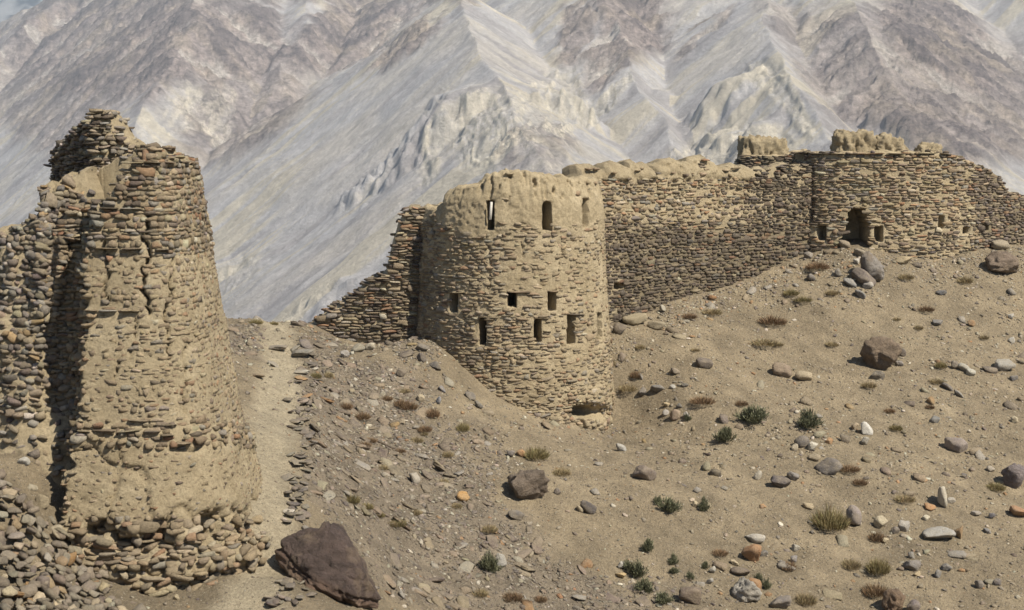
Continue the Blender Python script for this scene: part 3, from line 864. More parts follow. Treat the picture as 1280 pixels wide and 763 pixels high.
# long thin slabs laid as levelling courses, sticking out a little
def slab_course(wall, parent, py_list, rs, mat=m_stone):
    for (x0, x1, y, prot) in py_list:
        us = np.arange(0, wall.L, 0.02)
        p, N, px, py = wall.point(us, np.full(len(us), 0.0))
        B, N = wall.plan(us)
        front = -(N[:, 0] * B[:, 0] + N[:, 1] * B[:, 1]) > 0
        cur = x0
        while cur < x1:
            wpx = rs.uniform(14, 34)
            mid = cur + wpx / 2
            z = W(mid, y, B[np.argmin(np.abs(px - mid) + 1e5 * ~front), 1])[2]
            p, N2, pxx, pyy = wall.point(us, np.full(len(us), z))
            i = np.argmin(np.abs(pxx - mid) + 1e5 * ~front)
            q = p[i]; n = np.array([N2[i, 0], N2[i, 1], 0.0]); t = np.array([-n[1], n[0], 0.0])
            wd = wpx / FPX * q[1]
            A = rot_axes(t[None], n[None], np.array([[0, 0, 1.0]]), rs.normal(0, .04, 1), rs.normal(0, .03, 1), rs.normal(0, .06, 1))
            t_, n_, u_ = (a[0] for a in A)
            s = (wd * 0.97, 0.3, rs.uniform(0.035, 0.06))
            o_ = np.array(parent.location)
            pos = q + n * (prot - 0.12) - o_
            ob = bpy.data.objects.new("slab", PROTO_ME[rs.choice(JAG)])
            ob.parent = parent
            ob.matrix_basis = Matrix([[t_[k] * s[0], n_[k] * s[1], u_[k] * s[2], pos[k]] for k in range(3)] + [[0, 0, 0, 1]])
            ob.color = (*pick(rs, 1, PAL_MID)[0], 1)
            COL.objects.link(ob)
            cur += wpx
slab_course(tw, t_left, [(118, 200, 313, 0.10), (125, 170, 262, 0.08), (105, 160, 391, 0.07), (100, 235, 538, 0.10), (150, 232, 203, 0.08), (160, 232, 526, 0.06)], np.random.RandomState(4))

# collapsed flank: rubble core leaning back, part of the same tower
def sh_rub(px, py, U, Z, facing):
    o = 0.16 * fbm(U * 1.4, Z * 1.3, 4, 61) + 0.06 * fbm(U * 4, Z * 4, 3, 62)
    return o - 0.35 * np.exp(-((px - 78 - (py - 420) * -0.08) / 22.0) ** 2) * sst(560, 480, py)
rub_path = smooth_path(wp([(-190, 28.3), (-100, 27.1), (-40, 26.6), (20, 26.35), (60, 26.45), (100, 26.75), (150, 27.2)]))
rw = Wall("rubble_core", t_left, rub_path, False, [(-200, 345), (-100, 310), (0, 270), (22, 258), (45, 244), (70, 238), (100, 230), (130, 226), (150, 222)], -4.9, 0.30, 1.5, 0.05,
          shape=sh_rub, seed=30, crumble=0.16, rough=1.8, bdir=(0, 1))
def p_rub(px, py, rs, n):
    k = np.where(py < 250 + (60 - px) * 0.25, 0.6, 0.95)
    k = np.where(py > 520, 0.5, k)
    return dict(keep=k, prot=np.full(n, 0.055), pj=np.full(n, 0.035), jit=np.full(n, 0.26), col=pick(rs, n, PAL_RUB), protos=ROUND[:4] + BLOCKY + JAG, scale=rs.uniform(0.8, 1.25, n))
rw.stones((0.11, 0.30), (0.07, 0.14), p_rub, gap=0.0, wave=0.25, seed=5, limit=300)

cap_stones(tw, PAL_MID, dens=40, seed=1, sz=(0.12, 0.34))
cap_stones(rw, PAL_RUB, x0=-60, x1=150, dens=9, seed=2, sz=(0.10, 0.26))
# remnant of the upper wall on top
up_path = wp([(66, 31.4), (90, 30.5), (117, 29.5), (122, 29.45), (150, 29.75), (180, 30.2)])
uw = Wall("upper_wall", t_left, up_path, False, [(60, 190), (68, 188), (70, 180), (84, 178), (87, 165), (96, 163), (100, 155), (109, 153), (111, 144), (138, 144), (141, 150), (150, 160), (156, 172), (168, 178), (174, 190), (182, 196)],
          -0.4, 0.03, 0.7, 0.045, bottom=lambda p: np.interp(p, [60, 120, 180], [-1.6, -1.6, -1.6]), seed=40, crumble=0.08, rough=1.5, bdir=(0.2, 1))
def p_up(px, py, rs, n):
    return dict(keep=np.full(n, 0.98), prot=np.full(n, 0.075), pj=np.full(n, 0.035), jit=np.full(n, 0.10), col=mixpal(rs, n, np.where(px < 120, 0.6, 0.2), PAL_RUB, PAL_DARK), protos=BLOCKY + JAG[:4])  # more dark stones left of the corner: that face's shade put into colour
uw.stones((0.12, 0.36), (0.05, 0.10), p_up, gap=0.008, wave=0.03, seed=6, limit=140)

cap_stones(uw, PAL_RUB, dens=26, seed=3, sz=(0.14, 0.34))

# ================================================================== the round tower in the middle
MC = (W(638, 400, 46.3)[0], 46.3); MR = 3.40
t_mid = root("round_tower", (MC[0], MC[1], -7.5), "round stone and mud tower with narrow arrow slits in the centre of the fort", "tower", "buildings of the ruined fort")
SLITS = [(609, 252, 617, 287), (679, 253, 688, 287), (563, 368, 571, 390), (636, 367, 645, 383), (686, 366, 694, 388), (599, 399, 606, 431), (669, 400, 676, 427), (710, 394, 718, 430), (747, 392, 752, 424)]
def sh_mid(px, py, U, Z, facing):
    f = (facing > 0)
    o = 0 * px
    for r_ in SLITS:
        o = o - 1.3 * rect(px, py, *r_, s=0.7) * f
    o = o - 0.45 * rect(px, py, 729, 250, 734, 284, s=1.5) * f
    o = o - 0.9 * np.clip(np.exp(-(((px - 737) / 16.0) ** 2 + ((py - 515) / 6.0) ** 2)) * 1.7, 0, 1) * f
    # mud facing of the upper part is thicker; it ends in a ragged lower lip
    lip = 290 + 16 * fbm(U * 1.3, Z * 0, 4, 3) + 16 * sst(560, 520, px)
    cap = 1 - sst(lip - 10, lip + 8, py)
    o = o + cap * (0.035 + 0.05 * fbm(U * 3.5, Z * 3.0, 5, 23, 0.7) - 0.07 * np.clip(fbm(U * 7, Z * 0.9, 3, 24) * 2 - 0.2, 0, 1) * sst(275, 235, py))
    o = o - 0.20 * np.exp(-((px - 541 - 1.5 * n2(py * 0.1, py * 0, 4)) / 1.6) ** 2) * (1 - sst(292, 306, py)) * f
    for cx, y0, y1, dp, sd in ((612, 300, 365, 0.07, 1), (683, 228, 252, 0.12, 2), (612, 226, 250, 0.1, 4), (652, 300, 340, 0.05, 5), (700, 300, 350, 0.05, 3)):
        xx = cx + 5 * n2(py * 0.06, py * 0 + sd, 5)
        o = o - dp * np.exp(-((px - xx) / 1.3) ** 2) * sst(y0 - 4, y0 + 4, py) * (1 - sst(y1 - 6, y1 + 6, py)) * f
    # rain-eaten pits near the rim
    pit = np.clip(fbm(U * 5.5, Z * 5.5, 2, 17) - 0.34, 0, 1) * (1 - sst(238, 252, py)) * (px > 590)
    o = o - 0.5 * pit
    low = sst(470, 500, py)
    o = o + 0.05 * low * fbm(U * 3, Z * 4, 3, 19)
    return o
mt = Wall("mud_core", t_mid, circ(MC[0], MC[1], MR, 240), True,
          [(505, 262), (520, 261), (539, 259), (541, 241), (560, 238), (580, 234), (592, 230), (600, 222), (612, 218), (640, 217), (690, 219), (712, 223), (735, 226), (760, 226)], -7.3, 0.068, 0.55, 0.045,
          shape=sh_mid, seed=50, crumble=0.10, rough=1.8)
def mid_mud(px, py):
    """how far mud hides the stones"""
    yy = py + 14 * fbm(px / 16, py / 16, 3, 73)
    m = (1 - sst(272, 312, yy)) * sst(535, 560, px)
    m = np.maximum(m, (1 - sst(258, 285, yy)))
    right = sst(560, 680, px)
    m = np.maximum(m, (0.25 + 0.35 * right) * (1 - sst(360, 470, py)))
    m = np.maximum(m, 0.38 * right * (1 - sst(500, 525, py)))
    return np.clip(m + 0.28 * fbm(px / 28, py / 22, 3, 71) * (m < 0.9), 0, 1)
def p_mid(px, py, rs, n):
    m = mid_mud(px, py)
    k = np.clip(1.16 - 1.13 * m, 0.04, 0.98)
    prot = 0.034 - 0.030 * m
    low = sst(440, 500, py)
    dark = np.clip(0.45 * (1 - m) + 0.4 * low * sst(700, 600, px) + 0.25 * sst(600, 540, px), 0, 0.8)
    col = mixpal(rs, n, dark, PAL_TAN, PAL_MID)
    f = (0.18 + 0.5 * m)[:, None] * rs.uniform(0.3, 1.3, (n, 1))
    col = col * (1 - f) + np.array((0.34, 0.28, 0.19)) * f
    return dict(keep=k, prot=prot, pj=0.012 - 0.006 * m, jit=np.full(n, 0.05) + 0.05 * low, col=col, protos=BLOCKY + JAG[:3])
def blk_mid(px, py, f):
    b_ = np.zeros(len(px), bool)
    for x0, y0, x1, y1 in SLITS + [(722, 509, 754, 524)]:
        b_ |= (px > x0 - 4) & (px < x1 + 4) & (py > y0 - 1) & (py < y1 + 1) & (f > 0)
    return b_
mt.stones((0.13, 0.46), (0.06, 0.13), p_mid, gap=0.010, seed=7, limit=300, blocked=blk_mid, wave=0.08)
rs_ = np.random.RandomState(77)
slab_course(mt, t_mid, [(560, 576, 367, 0.06), (632, 649, 366, 0.05), (683, 698, 365, 0.05), (596, 610, 398, 0.05), (666, 680, 399, 0.05), (707, 722, 393, 0.05)], rs_)

# broken wall stub on the left of the round tower
t_stub = root("broken_wall", (*W(450, 410, 44.7)[:2], -6.2), "broken stepped stone wall descending to the path from the left side of the round tower", "wall", "buildings of the ruined fort")
stub_path = smooth_path(wp([(376, 44.9), (430, 44.85), (480, 44.8), (520, 45.0), (560, 45.5)]), 2)
sw = Wall("mud_core", t_stub, stub_path, False, [(376, 424), (384, 412), (396, 400), (412, 388), (430, 377), (448, 362), (462, 352), (474, 346), (484, 338), (488, 322), (492, 305), (496, 296), (500, 282), (505, 270), (509, 262), (545, 262)],
          -5.0, 0.03, 0.9, 0.05, seed=60, crumble=0.10, rough=1.4)
def p_stub(px, py, rs, n):
    tan = sst(300, 380, py) * (1 - sst(385, 400, py))
    return dict(keep=np.full(n, 0.97), prot=np.full(n, 0.08), pj=np.full(n, 0.03), jit=np.full(n, 0.075), col=mixpal(rs, n, 0.45 - 0.1 * tan, PAL_MID, PAL_DARK), protos=BLOCKY + JAG)
sw.stones((0.15, 0.50), (0.06, 0.13), p_stub, gap=0.010, wave=0.07, seed=8, limit=300)

cap_stones(sw, PAL_MID, dens=22, seed=4)

# ================================================================== curtain wall to the right
t_cur = root("curtain_wall", (*W(870, 380, 52)[:2], -6.0), "long dark slab-stone wall with mud parapet between the round tower and the gate block", "wall", "buildings of the ruined fort")
cur_path = smooth_path(wp([(728, 47.6), (800, 49.6), (860, 51.8), (950, 54.2), (1024, 55.9)]), 2)
LUMPS = [(728, 228), (733, 214), (738, 209), (750, 208), (760, 211), (764, 222), (768, 211), (772, 206), (790, 205), (822, 206), (826, 211), (831, 205), (850, 203), (856, 208), (860, 211), (866, 204), (880, 201), (898, 199), (905, 208), (909, 216), (914, 212), (926, 211), (938, 214), (944, 216), (1014, 208)]
HOLES_C = [(769, 355, 778, 361), (823, 205, 829, 219)]
def sh_cur(px, py, U, Z, facing):
    o = 0.05 * fbm(U * 0.5, Z * 0.6, 3, 81)
    for r_ in HOLES_C: o = o - 0.6 * rect(px, py, *r_, s=1)
    lip = 224 + 2 * n2(U * 1.1, Z * 0, 3)
    m = 1 - sst(lip - 2, lip + 1, py)
    lump = m * sst(944, 938, px)
    return o + lump * (0.08 + 0.22 * fbm(U * 2.6, Z * 2.2, 5, 82, 0.65) - 0.08 * np.clip(fbm(U * 9, Z * 1.5, 3, 83) * 3, 0, 1) - 0.10 * sst(216, 206, py))
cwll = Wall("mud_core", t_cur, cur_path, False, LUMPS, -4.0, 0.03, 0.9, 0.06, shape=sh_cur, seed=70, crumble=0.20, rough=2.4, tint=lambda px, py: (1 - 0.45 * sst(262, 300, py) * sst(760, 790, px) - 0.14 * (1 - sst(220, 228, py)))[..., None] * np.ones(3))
def p_cur(px, py, rs, n):
    lump = (py < 223) & (px < 942)
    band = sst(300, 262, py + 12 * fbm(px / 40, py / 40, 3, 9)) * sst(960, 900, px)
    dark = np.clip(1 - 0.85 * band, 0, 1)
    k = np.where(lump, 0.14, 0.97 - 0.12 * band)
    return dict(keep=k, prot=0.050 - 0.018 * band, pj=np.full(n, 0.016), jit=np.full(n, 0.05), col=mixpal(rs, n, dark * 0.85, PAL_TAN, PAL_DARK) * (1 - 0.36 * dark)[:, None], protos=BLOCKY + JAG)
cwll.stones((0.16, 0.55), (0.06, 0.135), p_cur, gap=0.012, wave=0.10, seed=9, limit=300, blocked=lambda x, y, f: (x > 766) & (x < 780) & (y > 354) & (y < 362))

# ================================================================== gate block
t_gate = root("gate_block", (*W(1110, 300, 55.5)[:2], -4.2), "massive stone block with a dark collapsed doorway at the right end of the fort", "ruin", "buildings of the ruined fort")
gate_path = smooth_path(wp([(1003, 56.8), (1007, 56.0), (1018, 55.6), (1060, 55.3), (1130, 55.3), (1205, 56.2), (1260, 57.8), (1340, 60.2), (1440, 64.0)]), 2)
GT = [(990, 206), (1003, 193), (1010, 191), (1045, 191), (1080, 191), (1130, 191), (1180, 192), (1200, 196), (1215, 203), (1226, 207), (1240, 212), (1254, 222), (1262, 235), (1268, 240), (1300, 250), (1440, 262)]
HOLES_G = [(1024, 283, 1031, 299), (1094, 284, 1101, 301), (1172, 271, 1177, 285), (1202, 284, 1208, 291), (1228, 282, 1234, 288)]
def door(px, py):
    x0 = np.interp(py, [262, 268, 280, 295, 306], [1066, 1061, 1060, 1056, 1046]); x1 = np.interp(py, [262, 275, 280, 306], [1078, 1083, 1085, 1086])
    w_ = 1.5 * n2(py * 0.35, py * 0, 4)
    return sst(x0 + w_ - 1.5, x0 + w_ + 0.5, px) * (1 - sst(x1 + w_ - .5, x1 + w_ + 1.5, px)) * sst(260, 263, py) * (1 - sst(306, 310, py))
def sh_gate(px, py, U, Z, facing):
    o = 0.06 * fbm(U * 0.5, Z * 0.6, 3, 91) - 1.5 * door(px, py)
    for r_ in HOLES_G: o = o - 0.7 * rect(px, py, *r_, s=1)
    o = o + 0.10 * (1 - sst(1216, 1226, px + 4 * n2(py * .2, py * 0, 2))) * (1 - sst(196, 199, py) * 0)
    o = o - 0.12 * np.exp(-((px - 1016 - 2 * n2(py * 0.15, py * 0, 8)) / 2.0) ** 2) * sst(286, 270, py)
    return o
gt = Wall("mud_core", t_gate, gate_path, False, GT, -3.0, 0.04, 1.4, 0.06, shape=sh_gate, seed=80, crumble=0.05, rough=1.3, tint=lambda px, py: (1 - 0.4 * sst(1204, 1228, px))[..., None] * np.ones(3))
def p_gate(px, py, rs, n):
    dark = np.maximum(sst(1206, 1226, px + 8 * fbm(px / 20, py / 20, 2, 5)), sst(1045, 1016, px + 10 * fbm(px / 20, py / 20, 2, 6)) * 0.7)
    dark = np.maximum(dark, 0.22)
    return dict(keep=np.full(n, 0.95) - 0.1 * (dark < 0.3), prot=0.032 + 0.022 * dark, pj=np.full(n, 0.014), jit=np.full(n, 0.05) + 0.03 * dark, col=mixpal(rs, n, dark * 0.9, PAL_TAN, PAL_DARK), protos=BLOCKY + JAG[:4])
def blk_g(px, py, f):
    b_ = (door(px, py) > 0.3)
    for x0, y0, x1, y1 in HOLES_G: b_ |= (px > x0 - 4) & (px < x1 + 4) & (py > y0 - 1) & (py < y1 + 1)
    return b_
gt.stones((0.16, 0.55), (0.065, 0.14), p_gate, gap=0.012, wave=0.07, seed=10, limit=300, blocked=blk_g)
slab_course(gt, t_gate, [(1012, 1180, 192.5, 0.09)], np.random.RandomState(14))

cap_stones(cwll, PAL_DARK, x0=944, dens=14, seed=5)
cap_stones(gt, PAL_DARK, dens=7, seed=6)
# rounded remains of mud brick on the wall tops
def mud_lump(name, parent, px0, px1, py0, py1, D, depth, seed):
    a = W(px0, py1, D); b_ = W(px1, py0, D)
    V = CS24.copy()
    V = V / (np.abs(V) ** 9).sum(1, keepdims=True) ** (1 / 9)
    V[:, :2] *= (1 - 0.09 * (V[:, 2:3] + 1))
    ctr = np.array([(a[0] + b_[0]) / 2, D + depth * 0.5, (a[2] + b_[2]) / 2 - 0.1]); hs = np.array([(b_[0] - a[0]) / 2, depth / 2, (b_[2] - a[2]) / 2 + 0.15])
    Pq = V * hs * 1.03
    k = n3(Pq * 2.0 + seed * 7.1, seed) * 0.13 + n3(Pq * np.array([5.0, 5, 3]), seed + 1) * 0.12 + n3(Pq * np.array([12, 12, 5]), seed + 2) * 0.075 + n3(Pq * 22, seed + 3) * 0.05 - np.clip(n3(Pq * np.array([8.0, 8, 1.5]), seed + 6) - 0.25, 0, 1) * 0.3
    d_ = V / np.linalg.norm(V, axis=1, keepdims=True)
    Pq = Pq + d_ * k[:, None] + ctr - np.array(parent.location)
    link(name, raw_mesh(name, Pq, CF24, np.ones((len(Pq), 3)) * 0.86, smooth=True), m_mud, parent)
mud_lump("mud_turret", t_cur, 926, 989, 175, 206, 57.2, 1.6, 1)
mud_lump("mud_lump", t_gate, 1044, 1098, 168, 193, 55.75, 1.1, 2)
mud_lump("mud_lump", t_gate, 1092, 1138, 174, 192, 55.8, 1.0, 3)
mud_lump("mud_lump", t_gate, 1146, 1178, 185, 193, 55.95, 0.9, 4)
# slab-built base under the mud turret
tb = Wall("turret_base", t_cur, smooth_path(wp([(905, 57.6), (925, 56.9), (990, 56.9), (1012, 57.4)]), 2), False, [(900, 212), (914, 208), (920, 200), (926, 194), (990, 193), (1010, 188)], -2.0, 0.05, 1.2, 0.08,
          bottom=lambda p: p * 0 - 2.4, seed=84, crumble=0.06)
tb.stones((0.14, 0.5), (0.05, 0.09), lambda px, py, rs, n: dict(keep=np.full(n, 0.97), prot=np.full(n, 0.06), pj=np.full(n, 0.03), jit=np.full(n, 0.05), col=mixpal(rs, n, 0.7, PAL_MID, PAL_DARK), protos=BLOCKY + JAG), gap=0.01, seed=15, limit=80)

# bleached plank caught in the upper left slit
pk = W(613.5, 264, 43.28)
o = link("plank", raw_mesh("plank", CS2 * np.array([0.035, 0.035, 0.27]) * (1 + 0.03 * np.random.RandomState(3).normal(size=CS2.shape)), CF2, np.ones((26, 3))), m_wood, None, tuple(pk))
o.rotation_euler = (0.05, 0.06, 0.2)
tag(o, "short bleached wooden plank standing in the left one of the top arrow slits", "plank")

# ------------------------------------------------------------------ words for loose things
def cname(c):
    r, g, b_ = c
    l = (r + g + b_) / 3
    sat = (r - b_) / (l + 1e-6)
    if l > 0.37: return "whitish" if sat < 0.35 else "cream"
    if sat > 0.85: return "rusty orange" if l > 0.17 else "reddish brown"
    if l < 0.115: return "blackish" if sat < 0.3 else "dark brown"
    if l < 0.165: return "dark grey" if sat < 0.28 else "brown"
    if l < 0.24: return "mid grey" if sat < 0.35 else "tan brown"
    return "pale grey" if sat < 0.38 else "sandy tan"
MARKS = [(410, 712, "the big purple-brown boulder at the foot of the path"), (660, 607, "the brown-grey boulder on the mound below the round tower"), (736, 517, "the cave under the round tower"),
         (1070, 320, "the rubble chute under the dark doorway"), (1100, 446, "the brown boulder high on the right slope"), (978, 460, "the rounded brown rock left of the high boulder"), (805, 593, "the rust-stained flat rock below the round tower"),
         (975, 604, "the black angular rock in the middle of the slope"), (1035, 582, "the dark slab beside the white pebble cluster"), (1083, 536, "the round white stone"), (1195, 553, "the tilted lilac slab"),
         (1265, 588, "the big grey boulder at the right edge"), (1177, 622, "the white standing stone"), (1173, 669, "the pale overhanging slab"), (1067, 645, "the lilac oblong rock by the olive tussock"),
         (939, 690, "the round orange rock"), (935, 740, "the banded white and orange rock"), (1110, 745, "the brown boulder at the bottom right"), (1252, 330, "the round brown boulder beneath the gate block"),
         (1255, 459, "the pale flat slab near the right edge"), (518, 598, "the pale rounded stone on the dark scree"), (580, 625, "the orange rock on the scree"), (940, 522, "the wide green shrub"), (612, 706, "the lone green shrub on the dark scree"),
         (520, 430, "the crest of the mound by the broken wall"), (340, 440, "the top of the path"), (330, 520, "the middle of the path"), (815, 640, "the green shrubs right of centre"), (820, 395, "the foot of the long dark wall"),
         (965, 397, "the reddish tussock under the dark wall"), (850, 520, "the pinkish rock right of the round tower"), (1186, 460, "the grey split slab on the right slope"), (440, 520, "the brown tussocks on the mound"),
         (470, 640, "the olive tussocks above the big boulder"), (700, 740, "the dark scree at the bottom centre"), (862, 750, "the dark brown rock at the bottom edge"), (60, 600, "the sandy bank left of the ruined tower"), (250, 745, "the foot of the ruined tower")]
def where(px, py, skip=0, maxd=None):
    d = sorted((math.hypot(px - m[0], (py - m[1]) * 1.2), m) for m in MARKS)
    dist, m = d[skip]
    dx, dy = px - m[0], py - m[1]
    if abs(dx) > 2.2 * abs(dy): w = "left of" if dx < 0 else "right of"
    elif abs(dy) > 2.2 * abs(dx): w = "above" if dy < 0 else "below"
    else: w = ("above" if dy < 0 else "below") + " and " + ("left of" if dx < 0 else "right of")
    pre = "close " if dist < 26 else ("" if dist < 70 else "well ")
    return (pre + w).replace("close and", "close"), m[2]
def short(s_):
    return " ".join(s_.split()[:16])
LABELS = {}
def auto_label(desc, px, py, groupname, o):
    w, m = where(px, py)
    lab = short(desc + " " + w + " " + m)
    if lab in LABELS:
        w2, m2 = where(px, py, 1)
        lab2 = short(desc + " " + w2 + " " + m2)
        if lab2 not in LABELS: lab = lab2
        else:
            for k_ in range(2, 7):
                w3, m3 = where(px, py, k_)
                lab = short(desc + " " + w3 + " " + m3)
                if lab not in LABELS: break
    LABELS[lab] = 1
    o['label'] = lab; o['group'] = groupname

def neighbour_words(objs):
    """give look-alikes their own label by the colour and side of their closest neighbours"""
    used = {}
    for o, *_ in objs: used[o['label']] = used.get(o['label'], 0) + 1
    for o, px, py, c, base in objs:
        if used[o['label']] < 2: continue
        near = sorted(((q1 - px) ** 2 + (q2 - py) ** 2, q1, q2, q3) for (_, q1, q2, q3, _b) in objs if (q1, q2) != (px, py))[:5]
        def say(q):
            dx, dy = q[1] - px, q[2] - py
            return f"{cname(q[3])} one {('left' if dx < 0 else 'right') if abs(dx) > abs(dy) else ('above' if dy < 0 else 'below')}"
        cands = [f"{base}, {say(q)}" for q in near[:2]] + [f"{base}, {say(near[i_])}, {say(near[j_])}" for i_ in range(4) for j_ in range(i_ + 1, 5)]
        for t_ in cands:
            if len(t_.split()) <= 16 and t_ not in used:
                used[o['label']] -= 1; used[t_] = 1; o['label'] = t_; break

